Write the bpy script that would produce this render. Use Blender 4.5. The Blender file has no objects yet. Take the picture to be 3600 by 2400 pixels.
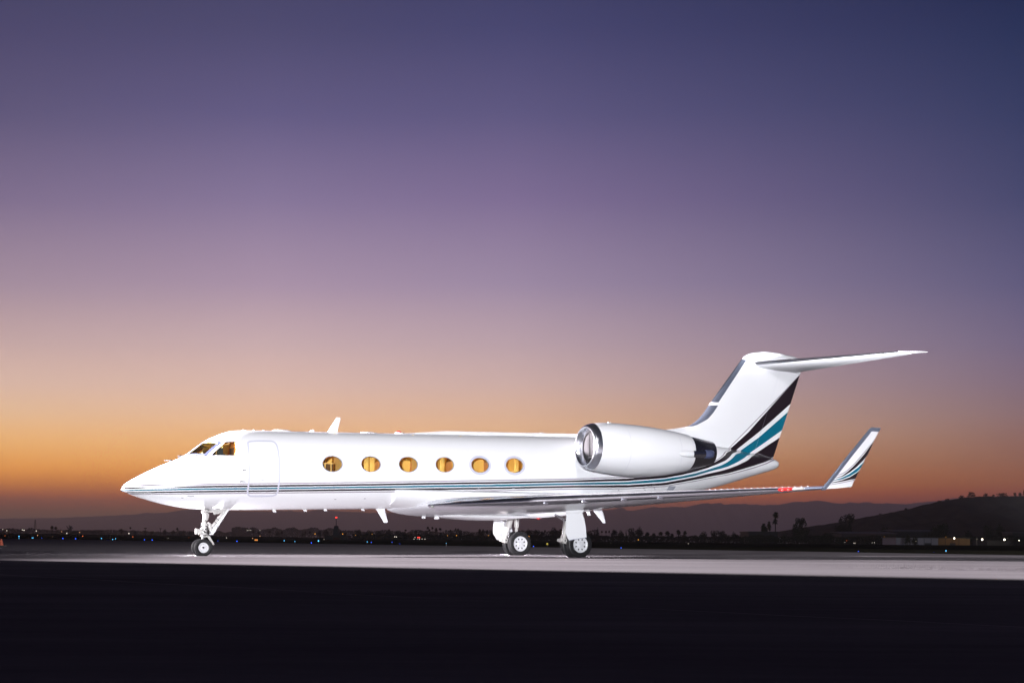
import bpy, bmesh, math, random
from mathutils import Vector, Matrix, noise
R=math.radians
# ------------------------------------------------------------------ camera
F,PX,YH,ROLL,CH=4520.,1793.,1896.6,.00696,.54      # focal length and principal point in photo pixels, roll, camera height (m)
sc=bpy.context.scene
COL=sc.collection
cam=bpy.data.objects.new('camera',bpy.data.cameras.new('camera')); COL.objects.link(cam); sc.camera=cam
cam.data.sensor_width=36; cam.data.lens=F/100; cam.data.shift_x=(1800-PX)/3600; cam.data.shift_y=(YH-1200)/3600
cam.data.clip_start=.1; cam.data.clip_end=60000
cam.matrix_world=Matrix.Translation((0,0,CH))@Matrix.Rotation(R(90),4,'X')@Matrix.Rotation(ROLL,4,'Z')
def at(x,y,Y):
    """world point at depth Y that shows at photo position x, y"""
    dx,dy=x-PX,y-YH; c,s=math.cos(ROLL),math.sin(ROLL)
    return Vector(((dx*c+dy*s)/F*Y,Y,CH-(-dx*s+dy*c)/F*Y))
# ------------------------------------------------------------------ view
sc.view_settings.view_transform='Standard'; sc.view_settings.look='None'
sc.view_settings.exposure=0; sc.view_settings.gamma=1; sc.view_settings.use_curve_mapping=False
sc.render.engine='CYCLES'
sc.cycles.max_bounces=7; sc.cycles.transparent_max_bounces=16; sc.cycles.volume_bounces=0
sc.cycles.use_denoising=True; sc.cycles.sample_clamp_indirect=6
sc.cycles.caustics_reflective=False; sc.cycles.caustics_refractive=False
def lin(c):
    return tuple(((v/255)/12.92 if v/255<=.04045 else ((v/255+.055)/1.055)**2.4) for v in c)
# ------------------------------------------------------------------ node helpers
class NT:
    def __init__(s,tree): s.t=tree; tree.nodes.clear()
    def n(s,typ,**kw):
        nd=s.t.nodes.new(typ)
        for k,v in kw.items(): setattr(nd,k,v)
        return nd
    def l(s,a,b): s.t.links.new(a,b)
    def val(s,sock,v):
        if isinstance(v,bpy.types.NodeSocket): s.l(v,sock)
        else: sock.default_value=v
    def m(s,op,a,b=0.,c=None,clamp=False):
        nd=s.n('ShaderNodeMath',operation=op,use_clamp=clamp); s.val(nd.inputs[0],a); s.val(nd.inputs[1],b)
        if c is not None: s.val(nd.inputs[2],c)
        return nd.outputs[0]
    def mix(s,f,a,b,blend='MIX'):
        nd=s.n('ShaderNodeMix',data_type='RGBA',blend_type=blend); s.val(nd.inputs[0],f); s.val(nd.inputs[6],a); s.val(nd.inputs[7],b); return nd.outputs[2]
    def ramp(s,f,pts,interp='LINEAR'):
        nd=s.n('ShaderNodeValToRGB'); nd.color_ramp.interpolation=interp; e=nd.color_ramp.elements
        while len(e)>1: e.remove(e[0])
        e[0].position=pts[0][0]; e[0].color=(*pts[0][1],1)
        for p,c in pts[1:]:
            q=e.new(p); q.color=(*c,1)
        s.val(nd.inputs[0],f); return nd.outputs[0]
def rgba(c): return (*c,1.) if len(c)==3 else c
# ------------------------------------------------------------------ dusk sky
w=bpy.data.worlds.new('World'); sc.world=w; w.use_nodes=True
t=NT(w.node_tree)
tc=t.n('ShaderNodeTexCoord'); sp=t.n('ShaderNodeSeparateXYZ'); t.l(tc.outputs['Generated'],sp.inputs[0])
hor=t.m('SQRT',t.m('ADD',t.m('MULTIPLY',sp.outputs[0],sp.outputs[0]),t.m('MULTIPLY',sp.outputs[1],sp.outputs[1])))
elev=t.m('ARCTAN2',sp.outputs[2],hor)                      # radians above the horizon
az=t.m('ARCTAN2',sp.outputs[0],sp.outputs[1])              # 0 = ahead, + = right
def epos(y): return math.atan((1895-y)/F)/(math.pi/2)
SKYL=[(1890,(56,46,54)),(1850,(72,58,60)),(1820,(85,65,62)),(1800,(96,70,64)),(1750,(133,82,68)),(1700,(178,112,70)),(1650,(214,142,79)),(1600,(222,158,95)),(1550,(226,170,112)),(1450,(219,178,143)),(1350,(210,176,160)),(1200,(192,163,162)),(1000,(162,140,157)),(700,(126,110,141)),(400,(95,87,121)),(100,(77,72,107)),(0,(72,69,103))]
SKYM=[(1890,(58,47,54)),(1850,(76,60,62)),(1820,(88,66,64)),(1800,(100,72,66)),(1750,(140,85,70)),(1700,(185,115,74)),(1640,(218,152,92)),(1600,(226,164,106)),(1550,(229,174,122)),(1450,(224,181,152)),(1350,(214,180,168)),(1200,(197,169,172)),(1000,(168,145,167)),(700,(133,117,152)),(400,(99,91,131)),(100,(79,75,111)),(0,(74,71,107))]
SKYC=[(1890,(58,46,54)),(1850,(76,58,64)),(1800,(100,70,70)),(1750,(152,91,71)),(1700,(184,116,80)),(1620,(208,150,105)),(1540,(221,174,136)),(1450,(214,174,150)),(1350,(202,171,165)),(1200,(184,159,168)),(1000,(156,137,163)),(700,(126,109,147)),(400,(95,88,128)),(100,(73,71,111)),(0,(68,67,106))]
SKYR=[(1890,(56,46,54)),(1850,(70,54,60)),(1800,(92,64,64)),(1750,(124,75,65)),(1700,(137,88,74)),(1620,(141,98,86)),(1540,(142,105,99)),(1450,(139,111,115)),(1350,(131,109,124)),(1200,(118,104,130)),(1000,(99,92,125)),(700,(76,75,110)),(400,(56,61,97)),(100,(39,48,84)),(0,(34,43,79))]
HAZE,HTOP,HFAR=1e-4,700.,24500.
HCOL=(.100,.062,.074)                       # light the haze itself sends back; the sky outside shines through it
def elv(y,x): return max(.0008,math.atan((YH+(x-PX)*ROLL-y)/F*math.cos(math.atan((x-PX)/F))))
def clear(y,c,x=1793):
    el=elv(y,x); L=min(HFAR,HTOP/math.sin(el)); T=math.exp(-HAZE*L); g=min(1,max(.25,(v:=sum(c))/.3))
    return tuple(max(a*.35,(a-h*(1-T)*g)/T) for a,h in zip(c,HCOL))
def skyramp(tab,top,x=1793):
    tab=[(y,c) for y,c in tab]
    pts=[(0.,clear(1890,lin(tab[0][1])))]+[(elv(y,x)/(math.pi/2),clear(y,lin(c),x)) for y,c in tab]
    pts+=[(.36,lin(tuple(v*.5 for v in top))),(.5,lin(tuple(v*.27 for v in top))),(1.,lin(tuple(v*.13 for v in top)))]
    return pts
en=t.m('MULTIPLY',elev,2/math.pi,clamp=True)
cl=t.ramp(en,skyramp(SKYL,(70,68,104),30)); cc=t.ramp(en,skyramp(SKYC,(60,62,103))); cm_=t.ramp(en,skyramp(SKYM,(66,66,104),900)); cr=t.ramp(en,skyramp(SKYR,(35,44,84),3570))
aL,aR=math.atan(-1793/F),math.atan(1807/F)
fl=t.m('DIVIDE',az,aL,clamp=True); fr=t.m('DIVIDE',az,aR,clamp=True)
col=t.mix(t.m('MULTIPLY',fl,2.,clamp=True),cc,cm_); col=t.mix(t.m('MULTIPLY_ADD',fl,2.,-1.,clamp=True),col,cl); col=t.mix(fr,col,cr)
# away from the sunset the sky goes on darkening
away=t.m('MULTIPLY',t.m('SUBTRACT',t.m('ABSOLUTE',t.m('ADD',az,.35)),.78),.8,clamp=True)
ant=t.ramp(en,[(0,lin((22,22,36))),(.05,lin((34,33,50))),(.14,lin((30,33,56))),(.4,lin((14,18,38))),(1,lin((9,12,26)))])
col=t.mix(away,col,ant)
bg=t.n('ShaderNodeBackground'); t.l(col,bg.inputs[0]); bg.inputs[1].default_value=1.
wo=t.n('ShaderNodeOutputWorld'); t.l(bg.outputs[0],wo.inputs[0])
w.cycles.sampling_method='MANUAL'; w.cycles.sample_map_resolution=512
# ------------------------------------------------------------------ jet placement (also used by the lamps)
JX,JY,JR=-9.15,38.15,R(27.11)
JM=Matrix.Translation((JX,JY,0))@Matrix.Rotation(JR,4,'Z')
def P(s,t_,z): return (s,-t_,z)               # jet coordinates: s aft of the nose gear, t to port, z up
def JW(s,t_,z): return JM@Vector((s,-t_,z))
# ------------------------------------------------------------------ photographic lamps and added fill lamps, each with barn doors
def lamp(name,loc,power,color,doors,radius=.25,aim=None,angle=170,falloff=None,profile=None):
    """spot lamp; doors = list of inward normals of planes through the lamp that cut its beam"""
    d=bpy.data.lights.new(name,'SPOT'); d.energy=power; d.color=color; d.shadow_soft_size=radius; d.spot_size=R(angle); d.spot_blend=.15
    o=bpy.data.objects.new(name,d); COL.objects.link(o); o.location=loc
    o.rotation_euler=(Vector(aim)-Vector(loc)).to_track_quat('-Z','Y').to_euler()
    d.use_nodes=True; q=NT(d.node_tree)
    g=q.n('ShaderNodeNewGeometry')
    f=None
    for nrm,soft in doors:
        dp=q.n('ShaderNodeVectorMath',operation='DOT_PRODUCT'); q.l(g.outputs['Incoming'],dp.inputs[0]); dp.inputs[1].default_value=Vector(nrm).normalized()
        k=q.n('ShaderNodeMapRange',interpolation_type='SMOOTHSTEP'); k.inputs[1].default_value=-soft*.5; k.inputs[2].default_value=soft*.5; q.l(dp.outputs['Value'],k.inputs[0])
        f=k.outputs[0] if f is None else q.m('MULTIPLY',f,k.outputs[0])
    em=q.n('ShaderNodeEmission'); 
    if profile:                                # evening-out profile like an area floodlight's reflector: gain against depression
        sx=q.n('ShaderNodeSeparateXYZ'); q.l(g.outputs['Incoming'],sx.inputs[0])
        dep=q.m('MULTIPLY',sx.outputs[2],-1.)
        cu=q.n('ShaderNodeFloatCurve'); c=cu.mapping.curves[0]
        c.points[0].location=profile[0]; c.points[1].location=profile[-1]
        for p_ in profile[1:-1]: c.points.new(*p_)
        for p_ in c.points: p_.handle_type='VECTOR'
        cu.mapping.update(); q.l(q.m('MULTIPLY',dep,1.,clamp=True),cu.inputs[1])
        f=cu.outputs[0] if f is None else q.m('MULTIPLY',f,cu.outputs[0])
    if f is not None: q.l(f,em.inputs[1])
    else: em.inputs[1].default_value=1
    ou=q.n('ShaderNodeOutputLight'); q.l(em.outputs[0],ou.inputs[0])
    return o
LA,LB=Vector((-11.5,29.2,0)),Vector((7.8,19.4,0))          # foot of the barn door shadow on the apron
def door_n(p):
    n=(LA-Vector(p)).cross(LB-Vector(p)).normalized()
    return n if n.dot(Vector((0,45,3))-Vector(p))>0 else -n
KA=Vector((-5,-60,1.2)); KB=Vector((-58,-48,1.8)); KC=Vector((9.6,22.5,.7)); GA=Vector((0,9,24))
lamp('strobe_lamp',KA,490000,(.93,.95,1.),[(door_n(KA),.008)],aim=(0,42,5),angle=50)
lamp('strobe_lamp',KB,8000,(.93,.94,1.),[(door_n(KB),.010)],aim=(0,42,5),angle=50)
lamp('strobe_lamp',KC,115000,(.93,.94,1.),[((0,-math.sin(R(14.6)),math.cos(R(14.6))),.03)],aim=(12,46,8),angle=80)  # added low lamp, beam cut to brighten only the tailplane and fin top
# added lamp high over the camera, put in for the apron's pool of light
gl=(Vector((-8.6,30,0))-GA).cross(Vector((0,0,-1))).normalized(); gl=gl if gl.x>0 else -gl
lamp('apron_fill_lamp',GA,26000,(1.,.96,.98),[(door_n(GA),.06),(gl,.26)],aim=(3,38,0),angle=120)
# flood at the left whose doors open along both edges of the lit band
W1=Vector((-26,35.9,5.5))
nf=door_n(W1)
BA,BB=Vector((-15,40,0)),Vector((12,50,0))
nb=(BA-W1).cross(BB-W1).normalized(); nb=nb if nb.dot(Vector((0,30,0))-W1)>0 else -nb
lamp('flood_or_fill_lamp',W1,520000,(1,.93,.97),[(nf,.05),(nb,.05),((0,0,-1),.05)],aim=(10,36,1),angle=100,
     profile=[(0,1),(.136,1),(.16,.61),(.207,.47),(.2425,.29),(.285,.17),(.335,.02),(.37,.003),(1,0)])
# added fill lamp far right and behind, to brighten the apron beyond the band
W2=Vector((52,66,6)); n2=(Vector((-14,49,0))-W2).cross(Vector((14,47,0))-W2).normalized(); n2=n2 if n2.dot(Vector((0,80,0))-W2)>0 else -n2
lamp('flood_or_fill_lamp',W2,170000,(1,.95,.98),[(n2,.03),((0,0,-1),.05)],aim=(0,75,0),angle=110,profile=[(0,1),(.08,1),(.13,.6),(.2,.3),(.4,.1),(1,.02)])
# ------------------------------------------------------------------ materials
MATS={}
def mat(name,color=(.5,.5,.5),rough=.5,metal=0.,spec=.5,coat=0.,emit=None,estr=0.,noise_amt=0.,nscale=5.,bump=0.,bscale=20.,rn=0.):
    if name in MATS: return MATS[name]
    m=bpy.data.materials.new(name); m.use_nodes=True; q=NT(m.node_tree)
    b=q.n('ShaderNodeBsdfPrincipled'); o=q.n('ShaderNodeOutputMaterial'); q.l(b.outputs[0],o.inputs[0])
    b.inputs['Base Color'].default_value=rgba(color); b.inputs['Roughness'].default_value=rough; b.inputs['Metallic'].default_value=metal
    b.inputs['Specular IOR Level'].default_value=spec; b.inputs['Coat Weight'].default_value=coat; b.inputs['Coat Roughness'].default_value=.06
    if emit: b.inputs['Emission Color'].default_value=rgba(emit); b.inputs['Emission Strength'].default_value=estr
    if noise_amt or rn:
        tc=q.n('ShaderNodeTexCoord'); n=q.n('ShaderNodeTexNoise'); q.l(tc.outputs['Object'],n.inputs[0]); n.inputs['Scale'].default_value=nscale; n.inputs['Detail'].default_value=6
        if noise_amt:
            v=q.m('MULTIPLY_ADD',n.outputs[0],2*noise_amt,1-noise_amt)
            hs=q.n('ShaderNodeHueSaturation'); hs.inputs['Color'].default_value=rgba(color); q.l(v,hs.inputs['Value']); q.l(hs.outputs[0],b.inputs['Base Color'])
        if rn: q.l(q.m('MULTIPLY_ADD',n.outputs[0],2*rn,rough-rn,clamp=True),b.inputs['Roughness'])
    if bump:
        tc=q.n('ShaderNodeTexCoord'); n=q.n('ShaderNodeTexNoise'); q.l(tc.outputs['Object'],n.inputs[0]); n.inputs['Scale'].default_value=bscale
        bp=q.n('ShaderNodeBump'); bp.inputs['Strength'].default_value=bump; bp.inputs['Distance'].default_value=.02; q.l(n.outputs[0],bp.inputs['Height']); q.l(bp.outputs[0],b.inputs['Normal'])
    MATS[name]=m; return m
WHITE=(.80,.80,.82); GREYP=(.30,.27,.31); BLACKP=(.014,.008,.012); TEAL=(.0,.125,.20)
mat('white_paint',WHITE,.28,coat=.4)
mat('grey_trim',(.40,.42,.50),.3); mat('door_trim',(.55,.55,.64),.35)
mat('polished',(.86,.88,.94),.20,1.,rn=.05,nscale=2); mat('boot',(.16,.18,.24),.42,.6,noise_amt=.15,nscale=6,rn=.08)
mat('boot_blue',(.085,.10,.19),.35,.3,noise_amt=.2,nscale=3,rn=.08)
mat('steel_dark',(.42,.40,.42),.24,1.,noise_amt=.1,nscale=2); mat('gear_white',(.50,.48,.46),.4,noise_amt=.07,nscale=14); mat('chrome',(.85,.85,.89),.18,1.)
mat('tyre',(.010,.0095,.011),.5,spec=.3,noise_amt=.15,nscale=20); mat('rim_white',(.60,.60,.62),.35,noise_amt=.04,nscale=20); mat('grey_stripe',GREYP,.3,coat=.5); mat('black_stripe',BLACKP,.25,coat=.6); mat('teal_stripe',TEAL,.25,coat=.6); mat('cover_flap',(.026,.024,.027),.9,.0)
mat('dark_gap',(.006,.006,.007),.7)
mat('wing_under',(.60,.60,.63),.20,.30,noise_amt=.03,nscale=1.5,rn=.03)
mat('lamp_glass',(.35,.36,.33),.2,.3,coat=1); mat('cover_plate',(.014,.013,.0145),.9,.0,noise_amt=.1,nscale=3)
mat('cabin_lining',(.85,.62,.20),.7,noise_amt=.06,nscale=4); mat('cabin_panel',(.80,.58,.26),.6); mat('seat_leather',(.86,.62,.22),.5,noise_amt=.05); mat('cabinet_dark',(.10,.055,.03),.4); mat('cockpit_dark',(.02,.022,.025),.6)
mat('cockpit_orange',(.70,.30,.07),.6); mat('cockpit_green',(.14,.22,.18),.5); mat('cockpit_tan',(.75,.52,.27),.6)
mat('red_lens',(.5,.01,.01),.15,emit=(1,.03,.02),estr=.12,coat=1)
mat('red_lit',(.4,.01,.01),.2,emit=(1,.05,.04),estr=4); mat('clear_lens',(.22,.21,.20),.15,coat=.5)
mat('red_paint',(.35,.02,.03),.4); mat('black_ink',(.02,.02,.025),.5); mat('grey_ink',(.28,.28,.32),.5); mat('yellow_ink',(.8,.6,.02),.5)
mat('wall_pale_dim',(.05,.05,.06),.8); mat('roof_pale_dim',(.09,.09,.12),.8); mat('maroon',(.05,.012,.015),.8); mat('marker_yellow',(.5,.4,.05),.6,emit=(.5,.4,.05),estr=.35); mat('pole_grey',(.2,.2,.2),.6)
for nm_,c_,e_ in [('lit_blue',(.02,.10,1.),3.2),('lit_cyan',(.10,.55,1.),3.2),('lit_orange',(1,.18,.04),1.6),('lit_warm',(1,.5,.25),1.5),('lit_amber',(1,.42,.05),1.5),('lit_white',(1,.9,.75),1.5),('lit_flood',(1,.88,.70),9.),('lit_red',(1,.04,.03),3.)]: mat(nm_,(0,0,0),.5,emit=c_,estr=e_).cycles.emission_sampling='NONE'
def glass(name,tint,gl=.05,trans=.9):
    m=bpy.data.materials.new(name); m.use_nodes=True; q=NT(m.node_tree)
    tr=q.n('ShaderNodeBsdfTransparent'); tr.inputs[0].default_value=rgba(tint); g=q.n('ShaderNodeBsdfGlossy'); g.inputs['Roughness'].default_value=gl
    fr=q.n('ShaderNodeFresnel'); fr.inputs[0].default_value=1.45; mx=q.n('ShaderNodeMixShader'); q.l(fr.outputs[0],mx.inputs[0]); q.l(tr.outputs[0],mx.inputs[1]); q.l(g.outputs[0],mx.inputs[2])
    o=q.n('ShaderNodeOutputMaterial'); q.l(mx.outputs[0],o.inputs[0]); MATS[name]=m
glass('cabin_glass',(.95,.88,.70)); glass('cockpit_glass',(.80,.86,.84))
# livery paint: five bands whose edges are curves of height against length
EDGES=[[(-2.07, 2.045), (-1.79, 2.054), (-0.635, 2.084), (1.41, 2.153), (4.921, 2.286), (6.753, 2.364), (9.286, 2.467), (11.968, 2.583), (14.158, 2.7072), (15.694, 2.8282), (16.539, 2.956), (17.111, 3.082), (17.802, 3.315), (18.08, 3.417), (18.359, 3.553), (18.529, 3.659), (18.64, 3.759), (18.969, 3.837), (22.397, 6.755)], [(-2.073, 2.005), (-1.791, 2.012), (-0.634, 2.045), (1.413, 2.121), (4.925, 2.255), (6.758, 2.333), (9.289, 2.435), (11.971, 2.548), (14.162, 2.6778), (15.697, 2.8038), (16.539, 2.942), (17.111, 3.069), (17.799, 3.286), (18.077, 3.385), (18.348, 3.516), (18.552, 3.632), (18.699, 3.753), (19.004, 3.832), (22.413, 6.715)], [(-2.074, 1.975), (-1.791, 1.984), (-0.634, 2.025), (1.417, 2.098), (4.931, 2.224), (6.762, 2.305), (9.297, 2.402), (11.977, 2.521), (14.168, 2.6467), (15.704, 2.7846), (16.543, 2.921), (17.115, 3.053), (17.701, 3.22), (18.073, 3.362), (18.338, 3.487), (18.615, 3.634), (18.748, 3.736), (19.066, 3.834), (20.007, 4.557), (21.251, 5.703), (22.34, 6.682)], [(-2.074, 1.932), (-1.791, 1.939), (-0.633, 1.978), (1.422, 2.044), (4.937, 2.175), (6.771, 2.249), (9.304, 2.344), (11.986, 2.466), (14.185, 2.5684), (15.718, 2.7094), (16.554, 2.855), (17.122, 2.981), (17.705, 3.136), (18.063, 3.253), (18.313, 3.34), (18.576, 3.437), (18.798, 3.568), (18.989, 3.699), (19.325, 3.801), (20.505, 4.579), (21.967, 5.641)], [(-2.072, 1.905), (-1.79, 1.912), (-0.631, 1.959), (1.427, 2.023), (4.943, 2.15), (6.778, 2.223), (9.312, 2.318), (11.995, 2.434), (14.195, 2.5302), (15.729, 2.6692), (16.565, 2.805), (17.134, 2.915), (17.709, 3.073), (18.31, 3.235), (18.625, 3.366), (18.85, 3.486), (19.026, 3.596), (19.164, 3.688), (19.496, 3.769), (20.506, 4.378), (21.841, 5.329)], [(-2.07, 1.874), (-1.788, 1.879), (-0.629, 1.913), (1.434, 1.975), (4.953, 2.103), (6.789, 2.166), (9.325, 2.256), (12.007, 2.378), (14.214, 2.4628), (15.756, 2.5878), (16.586, 2.734), (17.152, 2.84), (17.721, 2.993), (18.315, 3.131), (18.673, 3.222), (19.054, 3.361), (19.325, 3.474), (19.552, 3.573), (19.708, 3.657), (19.974, 3.726), (21.566, 4.646)], [(-2.064, 1.841), (-1.785, 1.845), (-0.626, 1.886), (1.439, 1.951), (4.961, 2.078), (6.798, 2.141), (9.336, 2.23), (12.016, 2.349), (14.23, 2.4245), (15.77, 2.5445), (16.601, 2.686), (17.163, 2.792), (17.736, 2.927), (18.327, 3.046), (18.681, 3.136), (19.051, 3.251), (19.307, 3.343), (19.648, 3.473), (19.861, 3.587), (19.955, 3.639), (20.293, 3.744), (21.466, 4.378)], [(-2.059, 1.809), (-1.78, 1.809), (-0.623, 1.841), (1.446, 1.902), (4.971, 2.023), (6.809, 2.084), (9.348, 2.172), (12.03, 2.285), (14.253, 2.3525), (15.805, 2.4656), (16.633, 2.604), (17.199, 2.701), (17.773, 2.813), (18.365, 2.914), (18.72, 2.981), (19.328, 3.13), (19.963, 3.292), (20.631, 3.473), (20.83, 3.544), (21.02, 3.581), (21.197, 3.667)], [(-2.052, 1.791), (-1.777, 1.792), (-0.62, 1.824), (1.451, 1.884), (4.979, 1.998), (6.818, 2.063), (9.359, 2.146), (12.042, 2.258), (14.269, 2.3242), (15.818, 2.4371), (16.643, 2.578), (17.21, 2.671), (17.784, 2.778), (18.376, 2.883), (18.731, 2.948), (19.343, 3.09), (19.971, 3.242), (20.619, 3.428), (20.904, 3.528), (21.091, 3.583), (21.209, 3.653)], [(-2.042, 1.768), (-1.773, 1.768), (-0.616, 1.791), (1.456, 1.853), (4.986, 1.966), (6.827, 2.03), (9.369, 2.113), (12.054, 2.223), (14.279, 2.2949), (15.832, 2.4099), (16.657, 2.553), (17.224, 2.643), (17.795, 2.754), (18.387, 2.859), (18.746, 2.917), (19.355, 3.054), (19.983, 3.199), (20.62, 3.383), (20.995, 3.513), (21.186, 3.558), (21.221, 3.597)]]
S0,S1,Z0,Z1=-2.5,23.,1.5,7.5
def livery():
    m=bpy.data.materials.new('livery_paint'); m.use_nodes=True; q=NT(m.node_tree)
    b=q.n('ShaderNodeBsdfPrincipled'); o=q.n('ShaderNodeOutputMaterial'); q.l(b.outputs[0],o.inputs[0])
    b.inputs['Coat Weight'].default_value=.4; b.inputs['Coat Roughness'].default_value=.06
    tc=q.n('ShaderNodeTexCoord'); s=q.n('ShaderNodeSeparateXYZ'); q.l(tc.outputs['Object'],s.inputs[0])
    u=q.m('DIVIDE',q.m('SUBTRACT',s.outputs[0],S0),S1-S0,clamp=True); zz=s.outputs[2]
    hs=[]
    for e in EDGES:
        cu=q.n('ShaderNodeFloatCurve'); c=cu.mapping.curves[0]; pts=[((a-S0)/(S1-S0),(b_-Z0)/(Z1-Z0)) for a,b_ in e]
        pts=[(0.,pts[0][1]-.0005)]+pts
        lx,ly=pts[-1]; px_,py_=pts[-2]; k=(ly-py_)/(lx-px_); pts.append((1.,min(1.,ly+k*(1-lx))))
        c.points[0].location=pts[0]; c.points[1].location=pts[-1]
        for p_ in pts[1:-1]: c.points.new(*p_)
        for p_ in c.points: p_.handle_type='VECTOR'
        cu.mapping.update(); q.l(u,cu.inputs[1]); hs.append(q.m('MULTIPLY_ADD',cu.outputs[0],Z1-Z0,Z0))
    n=q.n('ShaderNodeTexNoise'); q.l(tc.outputs['Object'],n.inputs[0]); n.inputs['Scale'].default_value=3; n.inputs['Detail'].default_value=6
    base=q.mix(n.outputs[0],rgba(tuple(v*.985 for v in WHITE)),rgba(tuple(v*1.01 for v in WHITE)))
    for k,cl_ in enumerate([GREYP,BLACKP,TEAL,BLACKP,GREYP]):
        f=q.m('MULTIPLY',q.m('LESS_THAN',zz,hs[2*k]),q.m('GREATER_THAN',zz,hs[2*k+1])); base=q.mix(f,base,rgba(cl_))
    q.l(base,b.inputs['Base Color']); b.inputs['Roughness'].default_value=.28
    MATS['livery_paint']=m
livery()
# ------------------------------------------------------------------ mesh builder
class MB:
    def __init__(s): s.v=[]; s.f=[]; s.mi=[]; s.k=0
    def add(s,vs,fs,mi=None):
        b=len(s.v); s.v+= [tuple(x) for x in vs]; s.f+=[tuple(b+i for i in f) for f in fs]; s.mi+=[s.k if mi is None else mi]*len(fs); return s
    def box(s,c,d,rot=None):
        x,y,z=[v/2 for v in d]; vs=[Vector((i*x,j*y,k*z)) for i in(-1,1) for j in(-1,1) for k in(-1,1)]
        if rot is not None: vs=[rot@v for v in vs]
        vs=[v+Vector(c) for v in vs]
        return s.add(vs,[(0,1,3,2),(4,6,7,5),(0,4,5,1),(2,3,7,6),(0,2,6,4),(1,5,7,3)])
    def tube(s,pts,rad,n=12,cap=True):
        pts=[Vector(p) for p in pts]; rad=rad if isinstance(rad,(list,tuple)) else [rad]*len(pts); vs=[]; fs=[]; up=None
        for i,p in enumerate(pts):
            d=(pts[min(i+1,len(pts)-1)]-pts[max(i-1,0)]).normalized()
            if up is None: up=d.orthogonal().normalized()
            else: up=(up-d*up.dot(d)).normalized()
            sd=d.cross(up)
            for k in range(n):
                a=2*math.pi*k/n; vs.append(p+(up*math.cos(a)+sd*math.sin(a))*rad[i])
        for i in range(len(pts)-1):
            for k in range(n): fs.append((i*n+k,i*n+(k+1)%n,(i+1)*n+(k+1)%n,(i+1)*n+k))
        if cap: fs.append(tuple(range(n))[::-1]); fs.append(tuple((len(pts)-1)*n+k for k in range(n)))
        return s.add(vs,fs)
    def rings(s,rings,capa=True,capb=True,closed=True):
        n=len(rings[0]); vs=[v for r in rings for v in r]; fs=[]
        for i in range(len(rings)-1):
            for k in range(n if closed else n-1): fs.append((i*n+k,i*n+(k+1)%n,(i+1)*n+(k+1)%n,(i+1)*n+k))
        if capa: fs.append(tuple(range(n))[::-1])
        if capb: fs.append(tuple((len(rings)-1)*n+k for k in range(n)))
        return s.add(vs,fs)
    def lathe(s,c,axis,prof,n=40,a0=0,a1=2*math.pi,capa=False,capb=False):
        """prof: (distance along axis, radius)"""
        ax=Vector(axis).normalized(); u=ax.orthogonal().normalized(); w_=ax.cross(u); c=Vector(c); rr=[]
        for d,r in prof: rr.append([c+ax*d+(u*math.cos(a0+(a1-a0)*k/n)+w_*math.sin(a0+(a1-a0)*k/n))*r for k in range(n)])
        return s.rings(rr,capa,capb)
    def prism(s,pts,d):
        """planar outline pts (3D) pushed along vector d"""
        n=len(pts); d=Vector(d); vs=[Vector(p) for p in pts]+[Vector(p)+d for p in pts]
        return s.add(vs,[tuple(range(n))[::-1],tuple(range(n,2*n))]+[(i,(i+1)%n,n+(i+1)%n,n+i) for i in range(n)])
    def ell(s,c,r,n=12,m=8,rot=None):
        vs=[];fs=[]
        for i in range(m+1):
            a=math.pi*i/m
            for k in range(n):
                b=2*math.pi*k/n; v=Vector((r[0]*math.sin(a)*math.cos(b),r[1]*math.sin(a)*math.sin(b),r[2]*math.cos(a)))
                if rot is not None: v=rot@v
                vs.append(v+Vector(c))
        for i in range(m):
            for k in range(n): fs.append((i*n+k,(i+1)*n+k,(i+1)*n+(k+1)%n,i*n+(k+1)%n))
        return s.add(vs,fs)
    def mesh(s,name,mats,smooth=35):
        me=bpy.data.meshes.new(name); me.from_pydata(s.v,[],s.f)
        for m_ in (mats if isinstance(mats,(list,tuple)) else [mats]): me.materials.append(MATS[m_])
        if any(s.mi): me.polygons.foreach_set('material_index',s.mi)
        bm=bmesh.new(); bm.from_mesh(me); bmesh.ops.remove_doubles(bm,verts=bm.verts,dist=1e-5); bmesh.ops.recalc_face_normals(bm,faces=bm.faces); bm.to_mesh(me); bm.free()
        if smooth: me.shade_smooth(); me.set_sharp_from_angle(angle=R(smooth))
        return me
    def build(s,name,mats,parent=None,smooth=35,**tags):
        return link(name,s.mesh(name,mats,smooth),parent,**tags)
def link(name,me,parent=None,**tags):
    o=bpy.data.objects.new(name,me); COL.objects.link(o)
    if parent: o.parent=parent
    for k,v in tags.items(): o[k]=v
    return o
def empty(name,loc,rz=0,**tags):
    o=bpy.data.objects.new(name,None); COL.objects.link(o); o.location=loc; o.rotation_euler=(0,0,rz); o.empty_display_size=.5
    for k,v in tags.items(): o[k]=v
    return o
def copy_tree(o,parent=None):
    c=o.copy(); COL.objects.link(c); c.parent=parent
    for ch in [x for x in o.children]: copy_tree(ch,c)
    return c
CABP=9.5
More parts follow.
